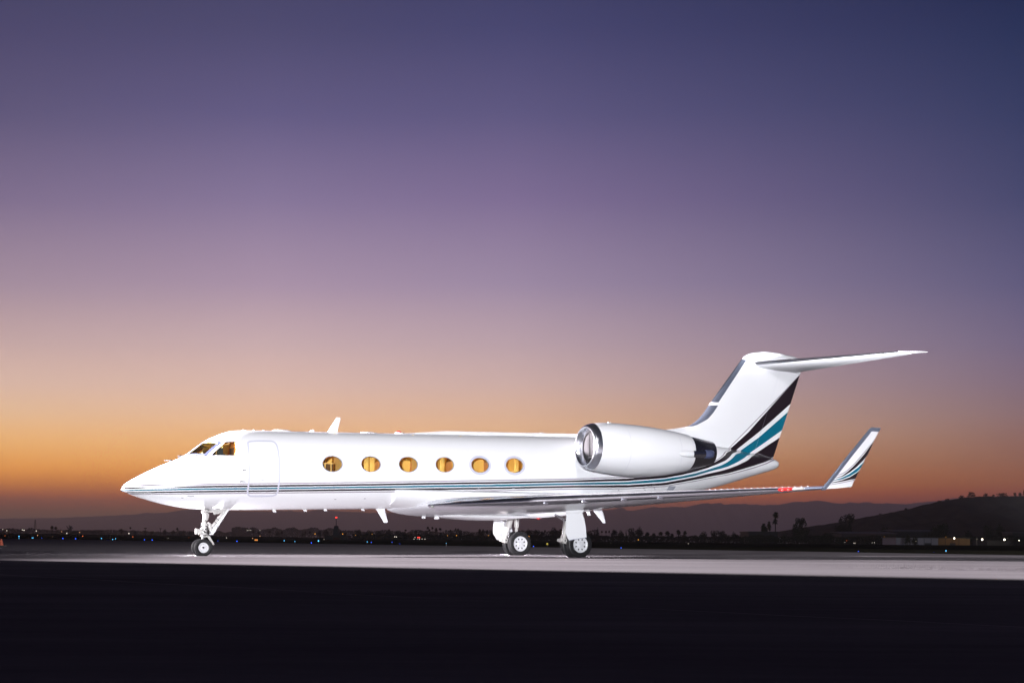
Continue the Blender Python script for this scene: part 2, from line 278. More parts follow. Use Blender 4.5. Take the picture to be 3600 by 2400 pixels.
# ------------------------------------------------------------------ the jet
jet=empty('business_jet',(JX,JY,0),JR,label='white twin engine business jet with teal and black stripes parked on the lit apron',category='jet')
FUS=[(-2.335, 1.925, 1.915, 0.004, 1.92), (-2.31, 1.975, 1.875, 0.06, 1.92), (-2.25, 2.06, 1.852, 0.13, 1.93), (-2.03, 2.21, 1.757, 0.255, 1.945), (-1.72, 2.387, 1.659, 0.385, 1.965), (-1.39, 2.556, 1.57, 0.5, 1.99), (-1.1, 2.692, 1.503, 0.6, 2.02), (-0.83, 2.808, 1.452, 0.69, 2.055), (-0.6, 2.912, 1.418, 0.76, 2.09), (-0.26, 3.158, 1.388, 0.855, 2.16), (0.04, 3.39, 1.376, 0.93, 2.23), (0.39, 3.572, 1.374, 1.005, 2.31), (0.65, 3.677, 1.376, 1.055, 2.37), (0.87, 3.74, 1.378, 1.09, 2.42), (1.27, 3.779, 1.383, 1.14, 2.49), (1.71, 3.792, 1.392, 1.175, 2.56), (2.5, 3.808, 1.412, 1.195, 2.61), (4.5, 3.856, 1.462, 1.195, 2.66), (8, 3.944, 1.55, 1.195, 2.747), (12, 4.045, 1.655, 1.195, 2.85), (13.5, 4.085, 1.735, 1.17, 2.93), (15, 4.11, 1.87, 1.1, 3.03), (16.5, 4.12, 2.075, 0.97, 3.13), (18, 4.03, 2.36, 0.8, 3.22), (19, 3.95, 2.595, 0.66, 3.28), (20, 3.81, 2.87, 0.5, 3.35), (20.8, 3.69, 3.09, 0.37, 3.39), (21.25, 3.6, 3.215, 0.25, 3.41), (21.42, 3.525, 3.3, 0.14, 3.41), (21.48, 3.42, 3.4, 0.01, 3.41)]
def interp(s):
    x=[r[0] for r in FUS]; s=min(max(s,x[0]),x[-1]); i=0
    while i<len(x)-2 and s>x[i+1]: i+=1
    h=x[i+1]-x[i]; u=(s-x[i])/h; out=[]
    for k in range(1,5):
        y=[r[k] for r in FUS]
        def d(j):
            if j==0: return (y[1]-y[0])/(x[1]-x[0])
            if j==len(x)-1: return (y[-1]-y[-2])/(x[-1]-x[-2])
            a=(y[j]-y[j-1])/(x[j]-x[j-1]); b=(y[j+1]-y[j])/(x[j+1]-x[j])
            if a*b<=0: return 0.
            h1=x[j]-x[j-1];h2=x[j+1]-x[j]; w1=2*h2+h1;w2=h2+2*h1
            return (w1+w2)/(w1/a+w2/b)
        m0,m1=d(i),d(i+1)
        out.append((2*u**3-3*u*u+1)*y[i]+(u**3-2*u*u+u)*h*m0+(-2*u**3+3*u*u)*y[i+1]+(u**3-u*u)*h*m1)
    return out
def halfw(s,z,off=0):
    zt,zb,hw,zc=interp(s); hw+=off; zt+=off; zb-=off
    q=(z-zc)/(zt-zc) if z>zc else (z-zc)/(zb-zc)
    return hw*math.sqrt(max(0,1-q*q))
def topz(s,t_,off=0):
    zt,zb,hw,zc=interp(s); hw+=off; zt+=off
    return zc+(zt-zc)*math.sqrt(max(0,1-(t_/hw)**2))
def fring(s,off=0,n=88,zfloor=None):
    zt,zb,hw,zc=interp(s); hw=max(hw+off,.002); zt=max(zt+off,zc+.002); zb=min(zb-off,zc-.002); r=[]
    for k in range(n):
        a=2*math.pi*k/n; c,s_=math.cos(a),math.sin(a); z=zc+((zt-zc) if s_>0 else (zc-zb))*s_
        if zfloor is not None: z=max(z,zfloor)
        r.append(P(s,hw*c,z))
    return r
def boolean(a,cutters,op='DIFFERENCE'):
    """evaluate boolean modifiers and return the mesh"""
    ob=bpy.data.objects.new('tmp',a); COL.objects.link(ob); cs=[]
    for c in cutters:
        co=bpy.data.objects.new('tmpc',c); COL.objects.link(co); cs.append(co)
        m=ob.modifiers.new('b','BOOLEAN'); m.operation=op; m.solver='EXACT'; m.object=co
    dg=bpy.context.evaluated_depsgraph_get(); me=bpy.data.meshes.new_from_object(ob.evaluated_get(dg))
    for o in cs+[ob]: bpy.data.objects.remove(o)
    return me
xs=[]; 
for i in range(len(FUS)-1):
    a,b=FUS[i][0],FUS[i+1][0]; n=max(2,int((b-a)/.16)); xs+= [a+(b-a)*j/n for j in range(n)]
xs.append(FUS[-1][0])
m=MB(); m.rings([fring(s) for s in xs])
fmesh=m.mesh('fuselage',['livery_paint','cabin_lining'],0)
inner=[-.9+ (13.4)*j/60 for j in range(61)]
cv=MB(); cv.k=1; cv.rings([fring(s,-.055,64,zfloor=max(1.95+.022*s,interp(s)[1]+.3)) for s in inner]); cavity=cv.mesh('cavity',['livery_paint','cabin_lining'],0)
# window and door openings
WINS=[(3.643,2.79),(4.879,2.824),(6.115,2.856),(7.352,2.888),(8.584,2.914),(9.821,2.943)]
WA,WB=.315,.238
def ellpts(s,z,a,b,t_,n=36): return [P(s+a*math.cos(2*math.pi*k/n),t_,z+b*math.sin(2*math.pi*k/n)+.024*a*math.cos(2*math.pi*k/n)) for k in range(n)]
cut=MB(); cut.k=1
for s,z in WINS:
    for sg in (1,-1): cut.prism(ellpts(s,z,WA,WB,sg*.5),(0,-sg*1.2,0))
SW=[(.10,2.948),(.11,2.985),(.515,3.352),(.545,3.366),(.765,3.376),(.788,3.36),(.778,2.97),(.765,2.952)]
for sg in (1,-1): cut.prism([P(a,sg*.25,b) for a,b in SW],(0,-sg*1.2,0))
# windshield outline in plan: bottom edge then top edge
WSB=[(-.60,.05),(-.44,.33),(-.27,.54),(-.05,.70)]; WST=[(.03,.05),(.15,.25),(.29,.44),(.43,.60)]
def lerp2(pts,u):
    u=u*(len(pts)-1); i=min(int(u),len(pts)-2); f=u-i; return (pts[i][0]*(1-f)+pts[i+1][0]*f,pts[i][1]*(1-f)+pts[i+1][1]*f)
def ws(u,v):                                # u along (centre -> side), v up
    a,b=lerp2(WSB,u),lerp2(WST,u); return (a[0]*(1-v)+b[0]*v,a[1]*(1-v)+b[1]*v)
MU0,MU1,MV0,MV1=.13,.90,.10,.86
for sg in (1,-1):
    out=[ws(MU0+(MU1-MU0)*k/8,MV0) for k in range(9)]+[ws(MU1-(MU1-MU0)*k/8,MV1) for k in range(9)]
    cut.prism([P(a,sg*b,2.6) for a,b in out],(0,0,1.2))
cm=cut.mesh('c',['livery_paint','cabin_lining'],0)
fmesh2=boolean(fmesh,[cavity,cm]); fmesh2.name='fuselage'
fmesh2.shade_smooth(); fmesh2.set_sharp_from_angle(angle=R(30))
fus=link('fuselage',fmesh2,jet)
# cockpit glazing
def wsgrid(sg,u0,u1,v0,v1,off,n=16):
    vs=[];fs=[]
    for i in range(n+1):
        for j in range(n+1):
            s,t_=ws(u0+(u1-u0)*i/n,v0+(v1-v0)*j/n); vs.append(P(s,sg*t_,topz(s,t_,off)))
    for i in range(n):
        for j in range(n): k=i*(n+1)+j; fs.append((k,k+1,k+n+2,k+n+1))
    return vs,fs
for sg in (1,-1):
    m=MB()
    for (u0,u1,v0,v1) in [(0,MU0,0,1),(MU1,1,0,1),(MU0,MU1,0,MV0),(MU0,MU1,MV1,1)]: m.add(*wsgrid(sg,u0,u1,v0,v1,.006,6))
    wf=m.build('windshield',['boot_blue'],jet)
    m=MB(); m.add(*wsgrid(sg,MU0,MU1,MV0,MV1,-.012,14)); m.build('pane','cockpit_glass',wf)
    m=MB()                                  # rivet heads down the rear edge and along the top
    for k in range(13):
        s,t_=ws(.95,.04+.92*k/12); m.ell(P(s,sg*t_,topz(s,t_,.008)),(.011,.011,.006),6,4)
    for k in range(9):
        s,t_=ws(.1+.85*k/9,.94); m.ell(P(s,sg*t_,topz(s,t_,.008)),(.008,.008,.005),6,4)
    m.build('rivet_row','chrome',wf,kind='stuff')
    # side window
    def band(out,inn,off):
        n=len(out); vs=[P(a,sg*halfw(a,b,off),b) for a,b in out]+[P(a,sg*halfw(a,b,off),b) for a,b in inn]
        return vs,[(i,(i+1)%n,n+(i+1)%n,n+i) for i in range(n)]
    cx=sum(a for a,b in SW)/8; cz=sum(b for a,b in SW)/8
    m=MB(); o_=[(cx+(a-cx)*1.05+math.copysign(.012,a-cx),cz+(b-cz)*1.05+math.copysign(.008,b-cz)) for a,b in SW]; m.add(*band(o_,SW,.006)); sw=m.build('side_window','grey_trim',jet)
    m=MB(); vs=[P(cx,sg*halfw(cx,cz,-.015),cz)]+[P(a,sg*halfw(a,b,-.015),b) for a,b in SW]; m.add(vs,[(0,i+1,(i+1)%8+1) for i in range(8)]); m.build('pane','cockpit_glass',sw)
# cabin windows
def ering(s,z,a,b,sg,off,n=36): 
    r=[]
    for k in range(n):
        q=2*math.pi*k/n; s_=s+a*math.cos(q); z_=z+b*math.sin(q)+.024*a*math.cos(q); r.append(P(s_,sg*halfw(s_,z_,off),z_))
    return r
for i,(s,z) in enumerate(WINS):
    for sg in (1,-1):
        m=MB(); m.rings([ering(s,z,WA+.012,WB+.012,sg,.004),ering(s,z,WA-.004,WB-.004,sg,.006),ering(s,z,WA-.008,WB-.008,sg,-.04)],False,False)
        wo_=m.build('passenger_window','grey_trim',jet)
        m=MB(); m.rings([ering(s,z,WA*k,WB*k,sg,-.03) for k in (1,.66,.33,.01)],False,True); m.build('pane','cabin_glass',wo_)
        if i>=4:                            # the two emergency exits have a wide grey surround
            m=MB(); m.rings([ering(s,z,WA+.075,WB+.075,sg,.003),ering(s,z,WA+.012,WB+.012,sg,.0035)],False,False); m.build('exit_surround','door_trim',wo_)
# airstair door outline
def outline(pts,wd,off,name,material,parent,sg=1,rounds=3):
    """band of width wd along a closed outline in (s,z), lying on the skin"""
    for _ in range(rounds):
        q=[]
        for i in range(len(pts)):
            a,b=pts[i],pts[(i+1)%len(pts)]; q+=[(a[0]*.75+b[0]*.25,a[1]*.75+b[1]*.25),(a[0]*.25+b[0]*.75,a[1]*.25+b[1]*.75)]
        pts=q
    n=len(pts); A=[];B=[]
    for i in range(n):
        a,b=Vector(pts[i-1]),Vector(pts[(i+1)%n]); d=(b-a).normalized(); nn=Vector((-d[1],d[0]))*wd/2; p=Vector(pts[i])
        for L,q in ((A,p+nn),(B,p-nn)): L.append(P(q[0],sg*halfw(q[0],q[1],off),q[1]))
    m=MB(); m.add(A+B,[(i,(i+1)%n,n+(i+1)%n,n+i) for i in range(n)]); return m.build(name,material,parent)
def sub(a,b,n): return [(a[0]+(b[0]-a[0])*k/n,a[1]+(b[1]-a[1])*k/n) for k in range(n)]
DO=sub((1.13,3.22),(1.115,2.5),5)+sub((1.115,2.5),(1.105,1.90),4)+[(1.105,1.86),(1.18,1.785),(1.26,1.775)]+sub((1.30,1.775),(1.86,1.79),4)+[(1.93,1.80),(2.005,1.87),(2.01,1.93)]+sub((2.012,2.0),(2.0,2.85),5)+[(1.995,3.2),(1.97,3.36),(1.88,3.42)]+sub((1.83,3.425),(1.24,3.41),4)+[(1.15,3.38),(1.135,3.30)]
door=outline(DO,.048,.0045,'door_outline','door_trim',jet,rounds=2)
# lettering, vents and small marks on the skin
def text(body,s,z,size,material,parent,rot=0,off=.006,name='lettering'):
    c=bpy.data.curves.new(name,'FONT'); c.body=body; c.size=size; c.align_x='CENTER'; c.align_y='CENTER'; c.extrude=.0008
    ob=bpy.data.objects.new('tmp',c); COL.objects.link(ob); dg=bpy.context.evaluated_depsgraph_get(); me=bpy.data.meshes.new_from_object(ob.evaluated_get(dg)); bpy.data.objects.remove(ob)
    cr_,sr=math.cos(rot),math.sin(rot)
    for v in me.vertices:
        x,y=v.co.x*cr_-v.co.y*sr,v.co.x*sr+v.co.y*cr_; ss,z_=s+x,z+y; v.co=Vector(P(ss,halfw(ss,z_)+off+v.co.z,z_))
    me.name=name; me.materials.clear(); me.materials.append(MATS[material]); return link(name,me,parent)
text('EXIT',1.51,2.235,.062,'grey_ink',fus)
text('NO STEP',7.02,1.99,.07,'grey_ink',fus,.9)
for s,z in [(8.62,2.17),(9.86,2.20)]: text('EXIT',s,z,.05,'door_trim',fus)
def patch(s0,s1,z0,z1,name,material,parent,off=.005,skew=0):
    m=MB(); n=4; vs=[]
    for i in range(n+1):
        for j in range(n+1):
            z=z0+(z1-z0)*j/n; s=s0+(s1-s0)*i/n+skew*(j/n); vs.append(P(s,halfw(s,z)+off,z))
    m.add(vs,[(i*(n+1)+j,i*(n+1)+j+1,(i+1)*(n+1)+j+1,(i+1)*(n+1)+j) for i in range(n) for j in range(n)]); return m.build(name,material,parent)
vent=patch(16.03,16.35,2.31,2.45,'vent_grille','grey_trim',jet,skew=.04)
for k in range(9): patch(16.045+.034*k,16.06+.034*k,2.315,2.445,'slot','grey_ink',vent,.007,skew=.04)
for s,z in [(14.95,2.33),(15.02,2.28),(15.02,2.2),(15.40,2.36),(15.45,2.31),(15.45,2.23),(13.9,2.24),(-.52,1.73),(-.46,1.74),(-.58,1.74),(-.74,1.68),(3.85,1.73),(4.8,1.77)]: patch(s,s+.06,z,z+.018,'service_mark','grey_ink',fus)
# angle of attack vanes and static probes
for (s,z,l) in [(.94,2.515,.07),(.86,2.185,.16)]:
    m=MB(); b_=P(s,halfw(s,z),z); m.lathe(b_,(0,-1,0),[(0,.018),(.006,.015),(.01,0)],12); m.prism([(b_[0],b_[1]-.012,b_[2]-.006),(b_[0]+l,b_[1]-.02,b_[2]-.004),(b_[0]+l,b_[1]-.02,b_[2]+.004),(b_[0],b_[1]-.012,b_[2]+.014)],(0,-.03,0)); m.build('probe','steel_dark',jet)
# wipers
for sg in (1,-1):
    m=MB(); pts=[]
    for k in range(7):
        u=.04+.86*k/6; s,t_=ws(u,-.015); pts.append(P(s-.03,sg*t_,topz(s-.03,t_,.035)))
    m.tube(pts,.012,6); pts2=[(p[0]-.05,p[1],p[2]-.015) for p in pts[:5]]; m.tube(pts2,.009,6); m.box(pts[0],(.16,.05,.045)); m.build('windshield_wiper','polished',jet)
m=MB(); b0=P(-.93,.05,2.755); m.tube([b0,(b0[0],b0[1],b0[2]+.05),(b0[0]-.20,b0[1],b0[2]+.035)],.012,6); m.ell((b0[0],b0[1],b0[2]+.03),(.05,.02,.03)); m.build('temperature_probe','chrome',jet)
# roof antennas, bumps and the long dorsal rail
def blade(name,base,tip,th,material='white_paint',parent=None,n=14):
    """tapered fin: base/tip = (front, back) points; th = thickness at base"""
    rr=[]
    for k in range(5):
        f=k/4; a=Vector(base[0]).lerp(Vector(tip[0]),f); b=Vector(base[1]).lerp(Vector(tip[1]),f); tt=th*(1-.5*f)*(1 if k<4 else .3); r=[]
        for j in range(n):
            q=2*math.pi*j/n; u=(1-math.cos(q))/2; r.append(a.lerp(b,u)+Vector((0,math.sin(q)*tt*.5*(1-.55*u),0)))
        rr.append(r)
    m=MB(); m.rings(rr); return m.build(name,material,parent or jet)
blade('antenna',(P(3.86,0,3.80),P(4.19,0,3.80)),(P(4.185,0,4.315),P(4.315,0,4.305)),.05)
m=MB(); m.prism([P(3.29,.03,3.82),P(3.45,.03,3.82),P(3.45,.03,3.875),P(3.42,.03,3.895),P(3.40,.03,3.87),P(3.36,.03,3.885)],(0,.06,0)); m.build('antenna','white_paint',jet)
for (s,l,h,wd) in [(1.27,.16,.022,.07),(1.56,.10,.025,.05),(1.88,.17,.018,.07),(2.43,.62,.055,.16),(5.26,.60,.04,.16)]:
    m=MB(); m.ell(P(s,0,interp(s)[0]-.004),(l/2,wd,h),20,10); m.build('roof_antenna_bump','white_paint',jet)
m=MB(); z=interp(6.3)[0]; m.lathe(P(6.30,0,z-.03),(0,0,1),[(0,.17),(.05,.15),(.058,.11)],24,capb=True); bc=m.build('beacon_base','white_paint',jet); m=MB(); m.ell(P(6.27,0,z+.025),(.09,.07,.065),16,10); m.build('lens','red_lens',bc)
rr=[]
for k in range(50):
    s=6.45+7.6*k/49; h=.012+.095*min(1,max(0,(s-6.45)/1.4))**1.2; z=interp(s)[0]; wd=.13
    rr.append([P(s,wd,z-.05),P(s,wd*.9,z+h*.6),P(s,wd*.6,z+h),P(s,-wd*.6,z+h),P(s,-wd*.9,z+h*.6),P(s,-wd,z-.05)])
m=MB(); m.rings(rr); m.build('dorsal_rail','white_paint',jet,40)
# belly fairing and keel
rr=[]
for k in range(41):
    f=k/40; s=5.75+7.9*f; b_=[(0,1.56),(.05,1.50),(.11,1.425),(.2,1.345),(.25,1.29),(.45,1.24),(.7,1.27),(.85,1.38),(1,1.66)]
    for j in range(len(b_)-1):
        if f<=b_[j+1][0]: zz=b_[j][1]+(b_[j+1][1]-b_[j][1])*(f-b_[j][0])/(b_[j+1][0]-b_[j][0]); break
    hw_=1.16+.17*math.sin(math.pi*min(1,max(0,f)))**.5; r=[]
    zc=2.02
    for q in range(40):
        a=2*math.pi*q/40; c_,s_=math.cos(a),math.sin(a); ex=.8; r.append(P(s,hw_*math.copysign(abs(c_)**.9,c_),zc+(.12 if s_>0 else zc-zz)*math.copysign(abs(s_)**.9,s_)))
    rr.append(r)
m=MB(); m.rings(rr); m.build('belly_fairing','white_paint',jet)
rr=[]
for k in range(31):
    f=k/30; s=7.35+3.5*f; zb=1.30-.15*math.sin(math.pi*min(1,f*.93+.02))**.8+.03*f; wd=.75*min(1,(f*5)**.6,((1-f)*9)**.5+.02); r=[]
    for q in range(24):
        a=2*math.pi*q/24; r.append(P(s,.15+wd*math.cos(a),1.30+(.1 if math.sin(a)>0 else (1.30-zb))*math.sin(a)))
    rr.append(r)
m=MB(); m.rings(rr); m.build('keel_fairing','white_paint',jet)
# belly antennas and drains
blade('belly_antenna',(P(5.48,.0,1.52),P(5.80,.0,1.52)),(P(5.79,0,1.055),P(5.915,0,1.068)),.05)
m=MB(); rr=[[P(5.40,.09,1.50),P(5.86,.09,1.50),P(5.86,-.09,1.50),P(5.40,-.09,1.50)],[P(5.48,.05,1.66),P(5.82,.05,1.66),P(5.82,-.05,1.66),P(5.48,-.05,1.66)]]; m.rings(rr); m.build('antenna_foot','white_paint',jet)
blade('belly_antenna',(P(13.45,0,1.60),P(13.84,0,1.62)),(P(13.90,0,1.135),P(14.0,0,1.155)),.05)
for s,z,dz,l in [(2.13,1.40,.09,.09),(3.10,1.43,.08,.09),(3.75,1.45,.08,.09),(4.99,1.48,.08,.09),(13.22,1.55,.17,.11)]:
    m=MB(); m.prism([P(s,.02,z+.04),P(s+l,.02,z+.04),P(s+l+.05,.02,z-dz+.02),P(s+.05,.02,z-dz+.02)],(0,.04,0)); m.box(P(s+l/2,0,z+.015),(l*1.7,.10,.02)); m.build('drain_mast','white_paint',jet)
blade('blade_antenna',(P(7.04,0,1.42),P(7.20,0,1.40)),(P(7.10,0,1.205),P(7.215,0,1.21)),.03)
m=MB(); rr=[[P(7.44,.30,1.50),P(7.60,.30,1.50),P(7.60,.26,1.50),P(7.44,.26,1.50)],[P(7.41,.34,1.40),P(7.53,.34,1.40),P(7.53,.30,1.40),P(7.41,.30,1.40)],[P(7.40,.34,1.30),P(7.52,.34,1.30),P(7.52,.30,1.30),P(7.40,.30,1.30)],[P(7.40,.30,1.19),P(7.56,.30,1.19),P(7.56,.25,1.19),P(7.40,.25,1.19)]]; m.rings(rr); m.build('drain_mast','white_paint',jet,50)
m=MB(); m.ell(P(11.35,0,1.275),(.07,.05,.04)); m.build('belly_beacon','red_lens',jet)
# ------------------------------------------------------------------ wings
def le(t_): return 6.76+.729*(t_-1.25)
def te(t_): return 13.0+.196*(t_-1.3)
def zl(t_): return 1.585+.0415*(t_-1.25)
def foil(x,th):                             # half thickness of a blunt section
    return 5*th*(.2969*math.sqrt(max(x,0))-.126*x-.3516*x*x+.2843*x**3-.1036*x**4)
def wing_ring(t_,sg,xa=0,xb=1,off=0,n=44,side=0):
    a,b=le(t_),te(t_); c=b-a; th=.098-.006*(t_-1)/10; r=[]
    dz=.047*(t_-1.25)-.0415*(t_-1.25)
    for k in range(n+1):                    # from the lower surface at xb round the nose to the upper surface
        q=-1+2*k/n; x=xa+(xb-xa)*q*q; h=foil(x,th)*c*(1.0 if q>0 else .82); h=max(h,.004)
        r.append(P(a+x*c,sg*t_,zl(t_)+dz*x+math.copysign(h,q)+0*off))
    return r
def offset(r,off,c):
    out=[]
    for k,p in enumerate(r):
        a=Vector(r[max(k-1,0)]); b=Vector(r[min(k+1,len(r)-1)]); d=(b-a); n_=Vector((-d.z,0,d.x)).normalized(); out.append(tuple(Vector(p)+n_*off))
    return out
TS=[0.,.7,1.25,1.8,2.4,3.2,4.2,5.2,6.2,7.2,8.2,9.2,10.,10.7,11.28]
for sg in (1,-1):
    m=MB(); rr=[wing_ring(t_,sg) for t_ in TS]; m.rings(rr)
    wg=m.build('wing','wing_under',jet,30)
    m=MB(); rr=[offset(wing_ring(t_,sg,0,.05+.03*(t_/11),n=24),.004,0) for t_ in TS[2:-2]+[10.75]]
    # sharpen towards the edges so that the strip lies on the wing
    m.rings(rr,False,False,closed=False); m.build('leading_edge','polished',wg,0)
    m=MB(); m.rings([offset(wing_ring(t_,sg,0,.16,n=20),.006,0) for t_ in (10.78,11.0,11.27)],False,False,closed=False); m.build('leading_edge_tip','boot',wg,0)
    # aileron and flap gaps on the lower side
    for (ta,tb) in [(1.6,6.9),(7.1,10.6)]:
        m=MB(); A=[];B=[]
        for k in range(13):
            t_=ta+(tb-ta)*k/12; c=te(t_)-le(t_)
            for L,x in ((A,.74),(B,.748)): L.append(P(le(t_)+x*c,sg*t_,zl(t_)+.0055*(t_-1.25)*x-foil(x,.098-.006*(t_-1)/10)*c*.82-.003))
        m.rings([A,B],False,False,closed=False); m.build('flap_gap','grey_ink',wg)
    for t_ in (4.45,5.45,6.45,7.35):        # small pods under the leading edge
        s=le(t_)+.10; m=MB(); m.ell(P(s+.03,sg*t_,zl(t_)-.085),(.13,.035,.04),12,8); m.build('leading_edge_pod','polished',wg)
    for k in range(17):                     # row of vortex generators standing on the upper skin
        t_=8.3+.15*k; c=te(t_)-le(t_); x=.18; s=le(t_)+x*c; z=zl(t_)+foil(x,.093)*c; m=MB(); m.prism([P(s,sg*t_,z-.01),P(s+.05,sg*t_,z-.01),P(s+.05,sg*t_,z+.03),P(s+.02,sg*t_,z+.03)],(0,.012,0)); m.build('vortex_generator','white_paint',wg)
    # winglet
    def wp(s,t_,z): return P(s,sg*t_,z)
    WL=[(13.99,11.28,1.975),(14.10,11.33,2.20),(15.177,11.73,3.608),(15.224,11.735,3.627),(15.528,11.736,3.63),(15.456,11.675,3.412),(15.081,11.412,2.471),(14.916,11.293,2.046),(14.6,11.28,2.00)]
    def wthick(f): return .045*(1-.6*f)
    rr=[]
    WLE=[(13.90,1.95),(14.10,2.22),(14.64,2.93),(15.177,3.60),(15.215,3.627)]; WTE=[(14.916,2.04),(15.00,2.25),(15.255,2.93),(15.51,3.60),(15.528,3.63)]
    W2=[]
    for i in range(4):
        for j in range(7): f=j/7; W2.append((tuple(p+(q-p)*f for p,q in zip(WLE[i],WLE[i+1])),tuple(p+(q-p)*f for p,q in zip(WTE[i],WTE[i+1]))))
    W2.append((WLE[4],WTE[4]))
    for k,((a,za),(b,zb)) in enumerate(W2):
        r=[]; 
        for j in range(20):
            q=2*math.pi*j/20; u=(1-math.cos(q))/2; s=a+(b-a)*u; z=za+(zb-za)*u; hh=math.sin(q)*(b-a)*.055*(1-.6*u)*(.3 if k==28 else 1); r.append(wp(s,11.28+.28*max(0,z-2.)-.03+hh,z))
        rr.append(r)
    m=MB(); m.rings(rr); wl=m.build('winglet','white_paint',jet,40)
    def wedge_(tab,z):
        for (a,za),(b,zb) in zip(tab,tab[1:]):
            if z<=zb: return a+(b-a)*(z-za)/(zb-za)
        return tab[-1][0]
    def whalf(s,z):
        z=min(max(z,1.95),3.627); a,b=wedge_(WLE,z),wedge_(WTE,max(z,2.04)); u=min(1,max(0,(s-a)/(b-a))); return 2*math.sqrt(u*(1-u))*(b-a)*.055*(1-.6*u)*(1 if z<3.6 else .7)
    def wdecal(top,bot,name,material,off):
        m=MB(); n=24; q=5
        def rs(L):
            ds=[0]
            for a,b in zip(L,L[1:]): ds.append(ds[-1]+math.dist(a,b))
            o=[]
            for k in range(n+1):
                d=ds[-1]*k/n; i=0
                while i<len(L)-2 and d>ds[i+1]: i+=1
                f=(d-ds[i])/(ds[i+1]-ds[i]); o.append((L[i][0]+(L[i+1][0]-L[i][0])*f,L[i][1]+(L[i+1][1]-L[i][1])*f))
            return o
        T,Bt=rs(top),rs(bot)
        for face in (1,-1):
            rws=[]
            for j in range(q+1):
                f=(j/q)**1.6; rws.append([wp(s,11.28+.28*max(0,z-2.)-.03+face*(whalf(s,z)+off),z) for s,z in [(a[0]+(b[0]-a[0])*f,a[1]+(b[1]-a[1])*f) for a,b in zip(T,Bt)]])
            m.rings(rws,False,False,closed=False)
        return m.build(name,material,wl,0)
    wdecal([(14.32,2.341),(14.48,2.395),(14.637,2.49),(14.845,2.68),(15.109,2.989),(15.308,3.218),(15.45,3.432)],[(14.31,2.322),(14.49,2.371),(14.659,2.471),(14.86,2.654),(15.131,2.97),(15.322,3.199),(15.445,3.408)],'stripe','grey_stripe',.008)
    wdecal([(14.28,2.272),(14.49,2.33),(14.664,2.452),(14.859,2.628),(15.126,2.924),(15.395,3.29)],[(14.275,2.256),(14.512,2.311),(14.739,2.428),(14.956,2.585),(15.136,2.755),(15.255,2.90)],'stripe','black_stripe',.008)
    wdecal([(14.225,2.205),(14.503,2.278),(14.718,2.375),(14.968,2.54),(15.19,2.722)],[(14.215,2.189),(14.513,2.239),(14.766,2.324),(14.992,2.449),(15.125,2.578)],'stripe','teal_stripe',.008)
    wdecal([(14.175,2.139),(14.52,2.213),(14.772,2.298),(15.08,2.475)],[(14.16,2.123),(14.464,2.166),(14.71,2.209),(14.992,2.265)],'stripe','black_stripe',.008)
    wdecal([(14.135,2.085),(14.469,2.146),(14.98,2.243)],[(14.12,2.069),(14.475,2.123),(14.965,2.219)],'stripe','grey_stripe',.008)
    wdecal([(13.87,1.93),(14.085,2.22),(14.622,2.93),(15.16,3.605),(15.205,3.636)],[(14.00,1.93),(14.20,2.17),(14.70,2.85),(15.16,3.44),(15.20,3.50)],'leading_edge_boot','boot',.010)
    wdecal([(15.17,3.60),(15.222,3.634),(15.53,3.636)],[(15.15,3.53),(15.2,3.527),(15.495,3.532)],'tip_cap','boot',.011)
    # navigation light in the leading edge
    m=MB(); rr=[offset(wing_ring(t_,sg,0,.05,n=14),.012,0) for t_ in (10.20,10.3,10.42,10.5)]; m.rings(rr,False,False,closed=False); nl=m.build('navigation_light','red_lens' if sg>0 else 'clear_lens',wg)
    for t_ in (10.29,10.42): m=MB(); m.ell(P(le(t_)-.004,sg*t_,zl(t_)-.005),(.03,.045,.028),10,8); m.build('bulb','red_lit' if sg>0 else 'clear_lens',nl)
    m=MB(); m.rings([offset(wing_ring(t_,sg,0,.06,n=14),.010,0) for t_ in (10.51,10.6,10.75)],False,False,closed=False); m.build('strobe_lens','clear_lens',wg)
    # landing light cover at the wing root nose
    m=MB(); m.ell(P(6.90,sg*1.36,1.56),(.10,.05,.05),14,10); m.build('landing_light','lamp_glass',wg)
# ------------------------------------------------------------------ fin, bullet and tailplane
FLE=[(3.3,19.2),(4.05,12.6),(4.16,13.6),(4.30,14.8),(4.40,15.7),(4.475,16.38),(4.54,16.85),(4.598,17.185),(4.648,17.42),(4.72,17.58),(4.80,17.705),(4.94,17.89),(5.19,18.13),(5.56,18.413),(6.4,19.108),(7.25,19.813)]
def fle(z):
    for (a,s),(b,s2) in zip(FLE,FLE[1:]):
        if z<=b: return s+(s2-s)*(z-a)/(b-a)
    return FLE[-1][1]
def fte(z): return 21.27+.389*(z-3.69)
def fth(u,z):                               # half thickness at chord fraction measured in metres
    return None
def fin_t(s,z):
    a,b=fle(z),fte(z); x=min(1,max(0,(s-max(a,17.2 if z<4.6 else a))/(b-max(a,17.2 if z<4.6 else a))))
    base=foil(x,.10)*(b-max(a,17.2 if z<4.6 else a))
    if z<4.6: base=max(base,0); base=base*(1-.0*(4.6-z))
    return base
rr=[]
zs=[3.45,3.6,3.75,3.9,4.05,4.1,4.16,4.22,4.3,4.35,4.4,4.44,4.475,4.51,4.54,4.57,4.598,4.625,4.648,4.68,4.72,4.76,4.80,4.87,4.94,5.06,5.19,5.37,5.56,5.8,6.1,6.4,6.7,7.0,7.2]
